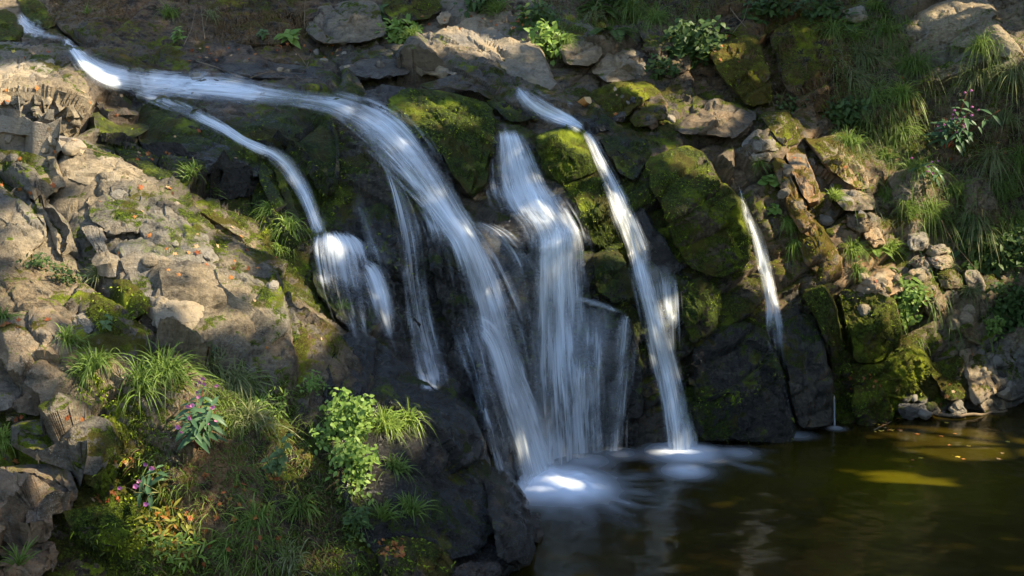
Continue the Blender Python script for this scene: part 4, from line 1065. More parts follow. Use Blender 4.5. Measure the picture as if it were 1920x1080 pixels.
bush('shrub', 'dark herb thicket on the bank beyond the cobble heap', 1850, 490, 1000, .7, .6, .13, M_LEAF, 'ovate', .3, 'shrub', stems=16)
bush('shrub', 'shaded herb thicket below the dark one near the far shore', 1880, 590, 600, .5, .5, .12, M_LEAF, 'ovate', .4, 'shrub', stems=12)
bush('shrub', 'trailing green weed on the steep rock at the ridge end', 1856, 620, 160, .2, .25, .07, M_LEAFB, 'ovate', .5, 'shrub')
bush('shrub', 'sprawling dark bramble above the tall mossy block', 1290, 90, 520, .6, .4, .12, M_LEAF, 'round', .3, 'shrub', stems=12)
bush('shrub', 'bramble trail beside the pale grey boulder', 1240, 130, 140, .25, .3, .08, M_LEAF, 'round', .5, 'shrub')
bush('shrub', 'leafy overhang at the top of the dark bank', 1480, 20, 460, .8, .3, .14, M_LEAF, 'ovate', .4, 'shrub', stems=12)
bush('shrub', 'dim undergrowth hanging above the fern bank', 1150, 10, 420, .8, .3, .12, M_LEAF, 'ovate', .4, 'shrub', stems=12)
bush('shrub', 'faint shaded herbs on the dark bank behind the crest rock', 1580, 210, 320, .5, .3, .12, M_LEAF, 'ovate', .3, 'shrub')
bush('shrub', 'bright sprig by the foot of the tall mossy block', 1478, 195, 90, .2, .12, .08, M_LEAF, 'ovate', .3, 'shrub')
for x, y, lb in ((1290, 64, 'green fern spreading over the bramble bank'), (1340, 70, 'fern fronds arching beside the tall mossy block'), (1150, 60, 'drooping fern over the pale grey boulder'), (1120, 20, 'small fern at the top of the fern bank'), (1585, 48, 'fern tuft beside the white-faced block'), (1640, 470, 'pale sunlit fern on the ridge shoulder'), (1690, 520, 'fern lit by the sun next to the cobble heap')):
    fern('fern', lb, x, y, 8, .65 if y < 200 else .42, M_FERN if y < 200 else M_LEAFB)
# --- grass tussocks: px, py, blades, length, spread, droop, material, label
for x, y, n, l, sp, dr, mt, lb in (
    (318, 706, 230, .62, .16, 1.2, M_GRASS, 'fountain of green grass arching over the flowering balsam'),
    (268, 720, 150, .5, .14, 1.2, M_GRASS, 'green grass tuft next to the arching fountain of grass'),
    (390, 690, 150, .5, .2, 1.1, M_STRAW, 'seeding grass on the brow above the balsam'),
    (446, 730, 230, .6, .16, 1.3, M_STRAW, 'pale straw-coloured grass mane beside the balsam'),
    (474, 790, 150, .45, .16, 1.2, M_STRAW, 'shorter straw grass under the pale mane'),
    (172, 690, 200, .5, .15, 1.3, M_GRASS, 'long drooping grass against the tan stone step'),
    (130, 640, 120, .3, .1, 1.1, M_GRASS, 'grass tuft at the corner of the tan stone step'),
    (186, 520, 110, .36, .07, 1.1, M_STRAW, 'dry straw tuft on the mossy humped block'),
    (6, 596, 70, .28, .06, 1.2, M_GRASS, 'grass tuft below the brown overhanging block'),
    (4, 830, 120, .34, .08, 1.2, M_GRASSB, 'yellow-green tuft behind the tan flat-topped block'),
    (40, 776, 26, .18, .03, 1.0, M_GRASS, 'few blades growing on the tan flat-topped block'),
    (36, 1060, 34, .34, .04, .7, M_GRASS, 'upright grass sprout under the rust-stained block'),
    (360, 330, 70, .34, .10, .8, M_GRASS, 'spiky grass at the foot of the mossy wet boulder'),
    (392, 360, 50, .26, .09, .8, M_GRASS, 'short grass beside the spiky grass on wet rock'),
    (508, 400, 130, .42, .12, 1.3, M_GRASSB, 'bright grass hanging beside the side fall'),
    (540, 430, 120, .42, .12, 1.4, M_GRASSB, 'long grass trailing down to the splash basin'),
    (528, 470, 80, .3, .08, 1.2, M_GRASSB, 'sunlit grass tuft above the long mossy slab'),
    (164, 26, 26, .3, .04, .6, M_GRASS, 'thin grass sprout on the root bank by the dark boulder'),
    (320, 30, 90, .5, .12, 1.2, M_GRASS, 'grass spilling over the edge of the dark boulder'),
    (720, 800, 160, .46, .12, 1.2, M_GRASSB, 'bright grass on the nose of rock beside the herb cushion'),
    (760, 790, 130, .44, .10, 1.2, M_GRASSB, 'sunlit arching grass at the brow of the nose of rock'),
    (742, 880, 110, .4, .1, 1.3, M_GRASS, 'grass tuft halfway down the nose of rock'),
    (770, 960, 90, .42, .07, 1.0, M_GRASS, 'tall thin grass low on the nose of rock'),
    (716, 970, 60, .34, .06, .9, M_GRASS, 'wispy grass by the pocket of red leaves'),
    (560, 960, 100, .42, .10, 1.2, M_GRASS, 'grass overhanging the dark hollow by the nettle'),
    (480, 980, 120, .34, .16, 1.1, M_GRASS, 'tangled grass under the nettle'),
    (420, 1040, 130, .3, .2, 1.1, M_GRASS, 'ground-hugging grass among fallen leaves'),
    (540, 1050, 120, .3, .16, 1.1, M_STRAW, 'withered grass at the foot of the leafy slope'),
    (640, 580, 60, .3, .06, 1.0, M_GRASS, 'grass on the lip above the dark nose of rock'),
    (1712, 130, 260, .8, .18, 1.3, M_GRASS, 'great arching grass clump above the balsam on the bank'),
    (1690, 180, 160, .6, .16, 1.4, M_GRASSB, 'yellow-green grass curtain beside the bank balsam'),
    (1830, 150, 200, .8, .25, 1.3, M_STRAW, 'silvery hay-like grass beside the crag'),
    (1876, 230, 220, .7, .25, 1.4, M_STRAW, 'pale grass mane under the hay-like grass'),
    (1620, 110, 190, .6, .2, 1.5, M_STRAW, 'dry grass curtain under the white-faced block'),
    (1600, 70, 120, .45, .12, 1.2, M_GRASSB, 'green tuft fringing the white-faced block'),
    (1640, 20, 120, .5, .15, 1.1, M_GRASS, 'grass in the cleft beside the crag'),
    (1660, 300, 150, .5, .2, 1.4, M_GRASS, 'shaded hanging grass below the grass curtain'),
    (1790, 360, 160, .5, .25, 1.4, M_GRASS, 'low shaded grass under the bank balsam'),
    (1880, 360, 160, .5, .25, 1.3, M_GRASS, 'coarse grass above the dark herb thicket'),
    (1660, 370, 120, .4, .12, 1.1, M_GRASSB, 'sunny grass behind the crest rock'),
    (1700, 400, 140, .45, .16, .9, M_GRASS, 'dark upright grass beside the blue-grey stone'),
    (1480, 420, 220, .34, .12, 1.5, M_GRASSB, 'glowing lime grass hanging from the orange rib'),
    (1490, 460, 160, .3, .10, 1.5, M_GRASSB, 'lower fringe of the glowing lime grass'),
    (1566, 370, 90, .3, .08, 1.0, M_GRASSB, 'small tuft in the gap under the crest rock'),
    (1600, 470, 200, .42, .14, 1.3, M_GRASSB, 'pale tussock spilling over the ridge face'),
    (1608, 510, 140, .36, .12, 1.4, M_GRASS, 'hanging grass under the pale tussock'),
    (1672, 470, 130, .36, .12, 1.0, M_GRASSB, 'sun-bleached grass beside the lumpy rock'),
    (1700, 540, 140, .36, .14, 1.2, M_GRASSB, 'grass mingled with the sunlit shrub'),
    (1820, 550, 90, .34, .08, 1.2, M_STRAW, 'little straw tussock on the descending ridge'),
    (1424, 310, 60, .26, .06, 1.1, M_GRASS, 'green tuft beside the quiet side channel'),
    (1060, 80, 120, .5, .12, 1.4, M_GRASS, 'grass trailing beside the pale slab corner'),
    (1180, 20, 160, .7, .25, 1.5, M_GRASS, 'long grass hanging from the fern bank'),
    (1230, 40, 160, .7, .2, 1.5, M_GRASS, 'grass cascade above the bramble bank'),
    (1110, 30, 100, .5, .2, 1.5, M_STRAW, 'withered grass hanging by the lichen-spotted boulder'),
    (930, 20, 130, .4, .2, 1.0, M_GRASS, 'soft grass fringe behind the leaf-strewn bank'),
    (770, 66, 90, .3, .15, 1.0, M_GRASS, 'small grass around the feathery herb'),
    (396, 30, 60, .5, .06, 1.8, M_STRAW, 'pale dead tuft hanging from the root bank')):
    grass('grass_tussock', lb, x, y, n, l, sp, dr, mt)

def ray_ob(px, py):
    d = Vector(unproj(px, py, 1.0).tolist()) - CAMV
    ok, loc, nor, idx, ob, mw = SC.ray_cast(DG, CAMV, d.normalized(), distance=80.0)
    return ob if ok else None

for x, y in ((1600, 150), (1640, 190), (1590, 270), (1690, 250), (1840, 90), (1900, 140), (1860, 300), (1910, 300), (1740, 400), (1820, 420), (1560, 60), (1660, 60), (1900, 420), (1720, 320)):
    grass('grass_tussock', 'long hanging grass clump among others on the bank under the crag', x, y, 130, .75, .2, 1.6, rnd.choice((M_GRASS, M_GRASS, M_STRAW)), group='hanging grass on the bank')
# --- dark hanging roots and dead grass over the top bank, and the tangled ground cover: nobody could count these
def cover(name, label, boxes, n, L_, mats, droop, w=.004, cat='ground cover'):
    g = Geo()
    for i in range(n):
        x0, y0, x1, y1 = rnd.choice(boxes)
        h = ray(rv(x0, x1), rv(y0, y1))
        if not h: continue
        p, nr, _ = h
        l = L_ * rv(.4, 1.2)
        d = (nr + rdir() * .8 + UPV * .3).normalized()
        pts = [p - nr * .01 + d * (l * t) - UPV * (droop * l * t * t) for t in (0, .33, .66, 1)]
        sd = d.cross(rdir())
        if sd.length < .1: continue
        g.ribbon(pts, [w, w * 1.1, w * .8, w * .2], sd.normalized())
    o = link(name, g.mesh(name), mats)
    tag(o, label, cat, kind='stuff')
cover('hanging_roots', 'brown curtain of roots and dead grass on the top bank', [(90, -20, 240, 40), (330, -20, 580, 75), (400, 20, 570, 80), (1000, -20, 1560, 20), (1440, 40, 1640, 200)], 5000, .26, M_DEAD, 1.1, .005)
cover('ground_cover', 'tangle of fine grass and weeds on the balsam slope', [(250, 780, 520, 1080), (420, 700, 560, 1080), (380, 700, 480, 800), (560, 760, 680, 1080)], 5200, .17, M_GRASSG, .7)
cover('ground_cover', 'tangle of withered grass on the balsam slope', [(250, 820, 560, 1080), (560, 850, 640, 1080)], 1600, .15, M_DEAD, .7)
cover('ground_cover', 'rough grass covering the bank under the crag', [(1600, 20, 1940, 420), (1680, 300, 1940, 640), (1560, 0, 1700, 260), (1000, -10, 1340, 60)], 4200, .3, M_GRASS, 1.3)
cover('ground_cover', 'withered grass matted on the bank under the crag', [(1640, 80, 1940, 420), (1560, 60, 1700, 300)], 2600, .3, M_STRAW, 1.0)
def moss_tufts(n):
    gs = (Geo(), Geo())
    for i in range(n):
        px, py = rv(0, 1920), rv(0, 1080)
        ob = ray_ob(px, py)
        if ob is None: continue
        mo = MOSSY.get(ob.name)
        if mo is None:
            if ob.name != 'bedrock': continue
            mo = float(look_at([px], [py])[0, 0])
        if mo < .5 or rv(0, 1) > mo: continue
        p, nr, _ = ray(px, py)
        if vnoise(np.array([[p.x, p.y, p.z]]) * 2.2, 3)[0] < -.25: continue
        g = gs[0] if (nr.z + rv(-.5, .3) + vnoise(np.array([[p.x, p.y, p.z]]) * 3.1, 8)[0]) > .25 else gs[1]  # brighter colour on upward faces imitates sunlit moss, darker imitates shade
        for k in range(3):
            l = rv(.02, .055); d = (nr + rdir() * .9).normalized(); b0 = p + rdir() * .02 - nr * .012
            sd = d.cross(rdir())
            if sd.length < .1: continue
            g.ribbon([b0, b0 + d * l * .6 - UPV * l * .15, b0 + d * l - UPV * l * .5], [.006, .006, .001], sd.normalized())
    tag(link('moss_tufts', gs[0].mesh('moss_tufts'), M_MOSSB), 'shaggy moss on tops of the cliff blocks, coloured bright as if sunlit', 'moss', kind='stuff')
    tag(link('moss_tufts', gs[1].mesh('moss_tufts'), M_MOSSD), 'shaggy moss hanging on the cliff sides, coloured dark as if shaded', 'moss', kind='stuff')
moss_tufts(52000)

# ------------------------------------------------------------------ fallen leaves
def maple_mesh(k):
    r = random.Random(k)
    n = 15; out = []
    for i in range(n):
        a = 2 * math.pi * i / n
        lobes = 1.0 if i % 3 == 0 else (.62 if i % 3 == 1 else .55)
        out.append((math.cos(a) * lobes * r.uniform(.85, 1.1), math.sin(a) * lobes * r.uniform(.7, .95)))
    c1, c2 = r.uniform(-.5, .6), r.uniform(-.3, .6)
    v = [(0, 0, .08)] + [(x, y, c1 * x * x * .6 + c2 * y * y * .7) for x, y in out]
    v.append((1.5, .1, .2)); v.append((1.5, .16, .2))
    f = [(0, i + 1, (i + 1) % n + 1) for i in range(n)] + [(1, n + 1, n + 2)]
    me = bpy.data.meshes.new('fallen_leaf'); me.from_pydata(v, [], f); return me
MAPLE = {}
for ci in range(4):
    for k in range(3):
        me = maple_mesh(ci * 3 + k); me.materials.append(M_FL[ci]); MAPLE[ci, k] = me

WATER = ('waterfall', 'cascade', 'stream_water')
def resting(px, py, what, where):
    ob = ray_ob(px, py)
    nm = ob.name.split('.')[0] if ob else ''
    if nm in WATER or (nm == 'pool_water' and 'floating' not in where): return None
    if ob and nm in ('boulder', 'flat_rock', 'rock_block', 'rock_column', 'stone') and 'label' in ob:
        t = what + ' on the ' + ob['label']
        if len(t.split()) <= 16: return t
    return what + ' ' + where

def fallen(px, py, size, ci, label, group, flat=False, where=None):
    if where is not None: label = resting(px, py, label, where)
    if label and ' on the ' in label and where is not None and 'fallen' not in label: group = 'fallen leaves on single rocks'
    if label is None: return
    h = ray(px, py)
    if not h: return
    p, nr, _ = h
    if flat: nr = UPV
    nr = (nr + rdir() * (.05 if flat else .35)).normalized()
    o = link('fallen_leaf', MAPLE[ci, rnd.randrange(3)])
    q = nr.to_track_quat('Z', 'Y') @ Quaternion((0, 0, 1), rv(0, 6.28))
    o.matrix_world = Matrix.Translation(p + nr * (.008 if not flat else .006)) @ q.to_matrix().to_4x4() @ Matrix.Scale(size, 4)
    tag(o, label, 'leaf', group)

CN = ('orange', 'rust-brown', 'tan', 'yellow')
def scatter(n, boxes, where, group, cols=(0, 0, 1, 1, 2), size=(.026, .048), flat=False):
    for i in range(n):
        x0, y0, x1, y1 = rnd.choice(boxes)
        ci = rnd.choice(cols)
        fallen(rv(x0, x1), rv(y0, y1), rv(*size), ci, 'dry %s leaf' % CN[ci], group, flat, 'fallen ' + where)
bpy.context.view_layer.update()
DG = bpy.context.evaluated_depsgraph_get()
scatter(64, [(0, 150, 160, 300), (100, 280, 330, 360), (200, 440, 420, 520), (0, 345, 110, 362), (160, 360, 340, 430), (300, 400, 560, 520), (420, 400, 640, 660)], 'on the dry tan rock slope', 'leaves on the dry slope', (0, 0, 2, 1))
scatter(34, [(0, 600, 110, 622), (10, 770, 170, 792), (0, 855, 130, 872), (170, 920, 240, 942), (215, 860, 255, 880)], 'on the stepped tan blocks beside the balsam', 'leaves on the stone steps')
scatter(30, [(340, 890, 540, 980), (380, 900, 460, 960), (300, 980, 560, 1080)], 'in the weeds below the balsam', 'leaves in the weeds', (0, 1, 1))
scatter(26, [(708, 1012, 760, 1044)], 'in the pocket of the mossy pool-side boulder', 'leaves in the boulder pocket', (0, 0, 1))
scatter(60, [(340, 84, 480, 116), (520, 80, 640, 110), (760, 30, 1000, 60), (860, 30, 980, 56)], 'along the leafy far bank', 'leaves on the far bank', (1, 1, 0, 2))
scatter(22, [(150, 150, 300, 230), (250, 240, 480, 300), (0, 90, 130, 120)], 'on the wet dark rocks by the stream', 'leaves on wet rock', (0, 2, 1))
scatter(12, [(690, 162, 740, 182), (1150, 170, 1260, 240)], 'on the slab and boulders above the falls', 'leaves above the falls', (0, 2, 1))
scatter(40, [(1460, 200, 1640, 520), (1600, 420, 1800, 600), (1680, 620, 1830, 760), (1590, 700, 1650, 730)], 'on the mossy pool cliff', 'leaves on the pool cliff', (0, 0, 1, 2))
scatter(20, [(1560, 60, 1900, 320), (1340, 60, 1440, 130)], 'on the grassy bank', 'leaves on the grassy bank', (1, 2, 0))
scatter(26, [(1640, 785, 1920, 850), (1630, 785, 1700, 810), (1680, 850, 1900, 870)], 'floating on the brown pool', 'leaves floating on the pool', (0, 3, 2, 0), (.03, .055), True)
fallen(26, 98, .06, 3, 'bright yellow maple leaf on the wet brown slab', None)
fallen(72, 858, .055, 2, 'pale star-shaped maple leaf on the red-brown block', None)

# ------------------------------------------------------------------ twigs, log, pebbles, driftwood
def stick(name, label, pts, r0=.008, r1=.003, lift=.02, cat='twig', mat=None, group=None):
    P = []
    for x, y in pts:
        p, nr = hit(x, y); P.append(p + nr * lift)
    g = Geo(); n = len(P)
    fine = []
    for i in range(n - 1):
        for k in range(4):
            fine.append(P[i].lerp(P[i + 1], k / 4) + rdir() * r0 * .5)
    fine.append(P[-1]); m = len(fine)
    o0 = P[0].copy()
    g.tube([q - o0 for q in fine], [r0 + (r1 - r0) * i / (m - 1) for i in range(m)], 6)
    return tag(link(name, g.mesh(name), mat or M_TWIG, loc=o0), label, cat, group)
stick('twig', 'long bare twig across the far bank slab', [(366, 116), (400, 126), (430, 138), (450, 146)], .008)
stick('twig', 'curved pale twig arching over the stream edge', [(470, 148), (500, 138), (530, 136), (556, 142), (572, 152)], .007)
stick('twig', 'thin twig of the tangle beside the white pebble', [(545, 88), (565, 112), (580, 130), (590, 146)], .006)
stick('twig', 'forked twig standing in the tangle', [(582, 100), (576, 124), (566, 140)], .006)
stick('twig', 'dry stem leaning on the climbing herb', [(342, 90), (358, 60), (372, 20)], .006, lift=.06)
stick('twig', 'pale crooked stem beside the leaning dry one', [(384, 80), (378, 46), (374, 14)], .006, lift=.06)
stick('twig', 'straight reed stem by the grey lichened boulder', [(572, 60), (574, 20), (576, -10)], .006, lift=.08)
stick('twig', 'short twig lying on the tan slab', [(128, 276), (160, 280), (204, 292)], .008)
stick('twig', 'thin stem across the leafy stone bank', [(846, 20), (856, 8), (862, -6)], .007, lift=.03)
stick('twig', 'two-pronged twig on the bramble bank', [(1372, 66), (1390, 40), (1404, 14)], .007, lift=.08)
stick('twig', 'bent bramble cane crossing the dark bank', [(1368, 12), (1384, 40), (1398, 56)], .006, lift=.08)
stick('twig', 'pale straight twig below the tall mossy block', [(1448, 158), (1464, 174), (1478, 190)], .008, lift=.04)
stick('twig', 'long grey stalk leaning above the cobble heap', [(1758, 420), (1790, 458), (1850, 530)], .008, lift=.08)
stick('twig', 'second grey stalk crossing the herb thicket', [(1764, 440), (1786, 460), (1800, 480)], .008, lift=.08)
stick('twig', 'thin cane arching over the shaded bank', [(1850, 470), (1846, 420), (1856, 372)], .006, lift=.1)
stick('driftwood_pole', 'pale driftwood pole lying at the water line', [(1756, 780), (1800, 778), (1850, 775), (1888, 772)], .03, .018, .02, 'driftwood')
stick('twig', 'forked floating twig beneath the waterline boulder', [(1640, 806), (1656, 798), (1672, 790)], .012, .006, .0)

def cut_log():
    p, nr = hit(1090, 190)
    root = link('cut_log', None, loc=p + Vector((0, -.02, -.02))); tag(root, 'short split log with pale cut end beside the chute', 'log')
    ax = Vector((.62, -.45, .42)).normalized(); u = ax.cross(UPV).normalized(); w = u.cross(ax)
    prof = [(math.cos(a) * .085, math.sin(a) * .085) for a in [math.radians(q) for q in range(160, 381, 20)]]
    g = Geo(); n = len(prof)
    for t in (-.12, 0.0, .13):
        for x, y in prof: g.v.append(tuple(ax * t + u * x * (1 + .1 * rv(-1, 1)) + w * y))
    for r in range(2):
        for i in range(n): g.f.append((r * n + i, r * n + (i + 1) % n, (r + 1) * n + (i + 1) % n, (r + 1) * n + i))
    g.f.append(tuple(range(n))[::-1])
    link('bark', g.mesh('bark', False), leaf_material('log_wood', (.34, .14, .03), (.38, .17, .05), 0, .5), root)
    g = Geo()
    for x, y in prof: g.v.append(tuple(ax * .133 + u * x + w * y))
    for x, y in prof: g.v.append(tuple(ax * .125 + u * x + w * y))
    g.f.append(tuple(range(n)))
    for i in range(n): g.f.append((i, (i + 1) % n, n + (i + 1) % n, n + i))
    link('cut_face', g.mesh('cut_face', False), leaf_material('cut_wood', (.62, .42, .20), (.66, .46, .24), 0, .6), root)
    g = Geo()
    for t in (-.12, .13):
        for s in (-1, 1):
            g.v.append(tuple(ax * t + u * s * .08 + w * (.034 if s > 0 else .032)))
    g.f.append((0, 1, 3, 2))
    link('split_face', g.mesh('split_face', False), bpy.data.materials['cut_wood'], root)
cut_log()

def stone_mesh(seed, look, flat=.62):
    r = np.random.default_rng(seed)
    n, m = 14, 9
    th = np.linspace(0, 2 * np.pi, n, endpoint=False); ph = np.linspace(0.05, np.pi - .05, m)
    T, Pp = np.meshgrid(th, ph)
    v = np.stack([np.sin(Pp) * np.cos(T), np.sin(Pp) * np.sin(T), np.cos(Pp)], -1).reshape(-1, 3)
    rad = np.ones(len(v))
    for k in range(9):
        d = r.normal(size=3); d /= np.linalg.norm(d)
        rad = np.minimum(rad, r.uniform(.62, .9) / np.maximum(v @ d, .05))
    v = v * rad[:, None] * np.array([1, r.uniform(.7, .95), flat])
    v += 0.04 * np.stack([vnoise(v * 4 + 9 * k, seed) for k in range(3)], -1)
    f = []
    for a in range(m - 1):
        for b in range(n): f.append((a * n + b, (a + 1) * n + b, (a + 1) * n + (b + 1) % n, a * n + (b + 1) % n))
    f.append(tuple(range(n))); f.append(tuple((m - 1) * n + b for b in range(n))[::-1])
    me = bpy.data.meshes.new('loose_stone'); me.from_pydata(v.tolist(), [], f)
    me.polygons.foreach_set('use_smooth', np.ones(len(me.polygons), bool))
    me.set_sharp_from_angle(angle=math.radians(32))
    tag_look(me, np.tile(np.array(look, float), (len(v), 1))); me.materials.append(ROCK)
    return me
STN = {k: [stone_mesh(s + 10 * i, lk) for s in range(4)] for i, (k, lk) in enumerate({'tan': (.1, 0, .8, .05), 'grey': (.25, .1, .5, 0), 'wet': (.3, .9, .2, .1), 'moss': (.7, .1, .35, .2), 'pale': (0, .1, 1.2, 0)}.items())}

def pebble(px, py, size, look, label, group=None, name='loose_stone'):
    if group: label = resting(px, py, '%s %s stone' % ('small' if size < .085 else 'loose', {'pale': 'white', 'wet': 'wet dark', 'moss': 'mossy'}.get(look, look)), label)
    if label is None: return
    h = ray(px, py)
    if not h: return
    p, nr, _ = h
    o = link(name, rnd.choice(STN[look]))
    q = (nr + UPV * .6).normalized().to_track_quat('Z', 'Y') @ Quaternion((0, 0, 1), rv(0, 6.28))
    o.matrix_world = Matrix.Translation(p - nr * size * .2) @ q.to_matrix().to_4x4() @ Matrix.Scale(size, 4)
    tag(o, label, 'stone', group)
pebble(368, 143, .14, 'pale', 'white flat stone at the edge of the milky stream')
pebble(593, 96, .11, 'pale', 'whitish oblong pebble among fallen leaves')
pebble(608, 112, .08, 'tan', 'round tan pebble under the oblong white one')
pebble(644, 100, .08, 'tan', 'tan pebble near the grey lichened boulder')
for i in range(22):
    x0, y0, x1, y1 = rnd.choice([(130, 300, 400, 470), (230, 440, 520, 600), (0, 180, 170, 300)])
    pebble(rv(x0, x1), rv(y0, y1), rv(.05, .14), rnd.choice(['tan', 'tan', 'grey']), 'bedded on the dry tan slope', 'loose stones on the dry slope')
for i in range(26):
    x0, y0, x1, y1 = rnd.choice([(360, 110, 640, 150), (600, 90, 760, 130), (1130, 160, 1280, 240)])
    pebble(rv(x0, x1), rv(y0, y1), rv(.04, .11), rnd.choice(['grey', 'wet', 'tan']), 'lying along the upper stream bank', 'stones along the upper stream')
for i in range(34):
    x0, y0, x1, y1 = rnd.choice([(1560, 440, 1840, 620), (1640, 500, 1760, 560), (1460, 280, 1640, 440)])
    pebble(rv(x0, x1), rv(y0, y1), rv(.06, .15), rnd.choice(['tan', 'moss', 'grey']), 'weathered out on the sunlit ridge', 'stones on the sunlit ridge')
for i in range(22):
    x0, y0, x1, y1 = rnd.choice([(1660, 740, 1840, 782), (1840, 640, 1920, 770)])
    pebble(rv(x0, x1), rv(y0, y1), rv(.06, .14), rnd.choice(['grey', 'wet', 'pale']), 'heaped at the shore under the ridge', 'stones heaped at the shore')

# ------------------------------------------------------------------ the wood around the falls (trees added out of view to shade the scene)
def floor():
    xs = np.linspace(-60, 60, 61); ys = np.linspace(-60, 70, 66)
    X, Y = np.meshgrid(xs, ys)
    Z = np.full(X.shape, -1.6)
    Z = np.maximum(Z, np.clip((2.0 - Y) * .9, -1.6, 3.2)); Z = np.maximum(Z, np.clip((np.abs(X) - 13) * 1.2, -1.6, 6)); Z = np.maximum(Z, np.clip((Y - 27) * 1.0, -1.6, 9))
    V = np.stack([X, Y, Z], -1).reshape(-1, 3)
    V[:, 2] += 0.4 * fbm(V * .15, 3, 2) - .4
    me = mesh_np('forest_floor', V, grid_faces(len(ys), len(xs))[:, ::-1])
    tag_look(me, np.tile(np.array((.6, 0, .15, .4)), (len(V), 1)))
    tag(link('forest_floor', me, ROCK), 'leafy forest floor around the gorge', 'ground', kind='structure')
floor()

M_BARK = leaf_material('tree_bark', (.07, .05, .035), (.10, .08, .06), 0, .9)
M_CANOPY = leaf_material('canopy_leaf', (.05, .09, .015), (.10, .14, .025), .35)
def leaf_cloud(P, size):
    n = len(P)
    a = rng.normal(size=(n, 3)); a /= np.linalg.norm(a, axis=1, keepdims=True)
    b = np.cross(a, rng.normal(size=(n, 3))); b /= np.linalg.norm(b, axis=1, keepdims=True)
    s = size * rng.uniform(.7, 1.3, (n, 1))
    V = np.stack([P - a * s, P + b * s * .55, P + a * s, P - b * s * .55], 1).reshape(-1, 3)
    return V, np.arange(4 * n).reshape(-1, 4)

def tree(label, base, top, P, size=.16):
    base = Vector(base); top = Vector(top)
    root = link('shade_tree', None, loc=base); tag(root, label, 'tree', 'unseen shade trees added around the gorge')
    g = Geo(); n = 10
    pts = [(top - base) * (i / n) + Vector((.25 * math.sin(i), .25 * math.cos(i * 1.3), 0)) * (i / n) for i in range(n + 1)]
    g.tube(pts, [.32 * (1 - .75 * i / n) for i in range(n + 1)], 9)
    for k in range(12):
        q = Vector(P[rng.integers(len(P))].tolist()) - base; s0 = pts[rnd.randint(5, n - 1)]
        g.tube([s0.lerp(q, t) - UPV * .6 * math.sin(t * 3.1) * .3 for t in (0, .25, .5, .75, 1)], [.1, .08, .06, .04, .015], 6)
    link('trunk', g.mesh('trunk'), M_BARK, root)
    V, Fq = leaf_cloud(P - np.array(base), size)
    c = link('crown', mesh_np('crown', V, Fq, False), M_CANOPY, root)
    return root

LIT = '''70,250,150 40,130,70 430,430,110 250,330,100 560,520,70 300,520,100 630,462,42 650,800,110 680,890,70 750,800,60 60,640,70 120,790,80 230,970,60 60,890,60 330,990,60 600,1060,40 330,740,110 430,760,70 350,830,70 500,880,40
1000,400,45 1185,450,45 1005,820,50 1050,905,40 1280,840,36 1310,310,75 1310,570,60 1400,440,40 1400,400,50 1490,240,60 1580,270,60 1500,400,80 1600,480,90 1700,530,90 1570,560,40 1580,640,40 1780,500,60 1850,720,60 1720,700,70 1700,905,80 1800,830,110 1450,500,40 820,210,60 1060,270,60 1130,410,40 870,70,90 1740,190,60 1785,215,75 1800,30,60 1360,100,40 1860,490,60 1290,70,50 1040,60,40 1680,400,60 1480,450,60 855,215,50 1085,280,60 1125,390,60 1550,330,120 1530,440,100 1640,450,110 1610,580,60 1760,580,60 1680,540,120 200,420,150 120,560,120 420,540,130 560,630,70 100,200,170 330,470,130 150,700,70 600,560,60 1230,170,70 1330,210,60'''
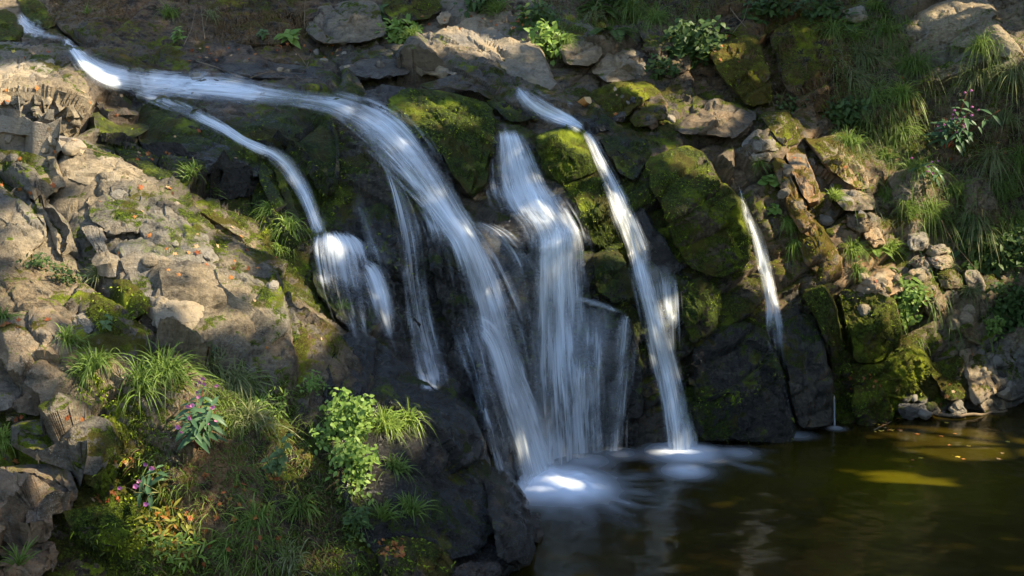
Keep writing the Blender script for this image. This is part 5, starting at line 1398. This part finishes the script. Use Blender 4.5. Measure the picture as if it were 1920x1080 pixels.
def sun_trees():
    s = np.array(SUN_DIR); u = np.cross(s, (0, 0, 1)); u /= np.linalg.norm(u); w = np.cross(u, s)
    lit = np.array([[float(v) for v in t.split(',')] for t in LIT.split()])
    pts = np.array([list(hit(x, y)[0]) for x, y, _ in lit])
    rad = lit[:, 2] * pts[:, 1] / F_PX
    LA, LB = pts @ u, pts @ w
    n = 84000
    c0 = np.array([1.5, 16.0, 2.8])
    A = rng.uniform(-10.5, 11.5, n) + c0 @ u; B = rng.uniform(-11.0, 10.0, n) + c0 @ w
    T = rng.uniform(13.0, 22.0, n) + c0 @ s
    P = A[:, None] * u + B[:, None] * w + T[:, None] * s
    d = np.hypot(A[:, None] - LA[None], (B[:, None] - LB[None])) / rad[None]
    d = d.min(1) + .35 * fbm(np.stack([A, B, np.zeros(n)], -1) * 1.6, 3, 77)
    keep = (d > .95) | (rng.uniform(size=n) < .012)  # crowns shaped for the light: leaves left out where sun should land
    # leave the view itself free
    zlim = CAM_H + (P[:, 1]) * 0.075 + 1.0
    keep &= (P[:, 2] > zlim) | (np.abs(P[:, 0]) > P[:, 1] * .45 + 1.0)
    P = P[keep]
    cen = np.array([[11, 13, 13.], [12, 21, 14.], [18, 15, 18.], [17, 22, 18.]])
    own = ((P[:, None] - cen[None]) ** 2).sum(-1).argmin(1)
    names = ('unseen shade tree on the pool bank, crown gaps cut for sun patches', 'unseen shade tree over the grassy bank, crown gaps cut for sun patches', 'unseen shade tree set back from the pool bank, crown gaps cut for sun patches', 'unseen shade tree behind the grassy bank, crown gaps cut for sun patches')
    for k in range(4):
        q = P[own == k]
        bx = (max(14.0, cen[k][0] + 2), cen[k][1], 1.0)
        tree(names[k], bx, tuple(cen[k] + np.array((0, 0, 2))), q, .21)
sun_trees()
def blob(c, r, n):
    q = rng.normal(size=(n, 3)); q /= np.linalg.norm(q, axis=1, keepdims=True)
    return np.array(c) + q * (rng.uniform(.25, 1, (n, 1)) ** .5) * np.array(r)
for c, r, lb in (((-13, 6, 10), (4, 5, 6), 'unseen tree added for shade on the dry bank above the slope'), ((-15, 18, 12), (5, 5, 6), 'unseen tree added for shade beyond the head of the dry slope'), ((14, 0, 9), (4, 5, 6), 'unseen tree added for shade by the outlet of the pool'),
                 ((-6, 32, 17), (6, 4, 6), 'unseen tree added for shade on top of the root bank'), ((5, 33, 17), (6, 4, 6), 'unseen tree added for shade on top of the fern bank'), ((15, 31, 15), (5, 4, 6), 'unseen tree added for shade above the crag')):
    tree(lb, (c[0], c[1], c[2] - r[2] - 3.0), c, blob(c, r, 3600), .22)  # added out of view to block skylight
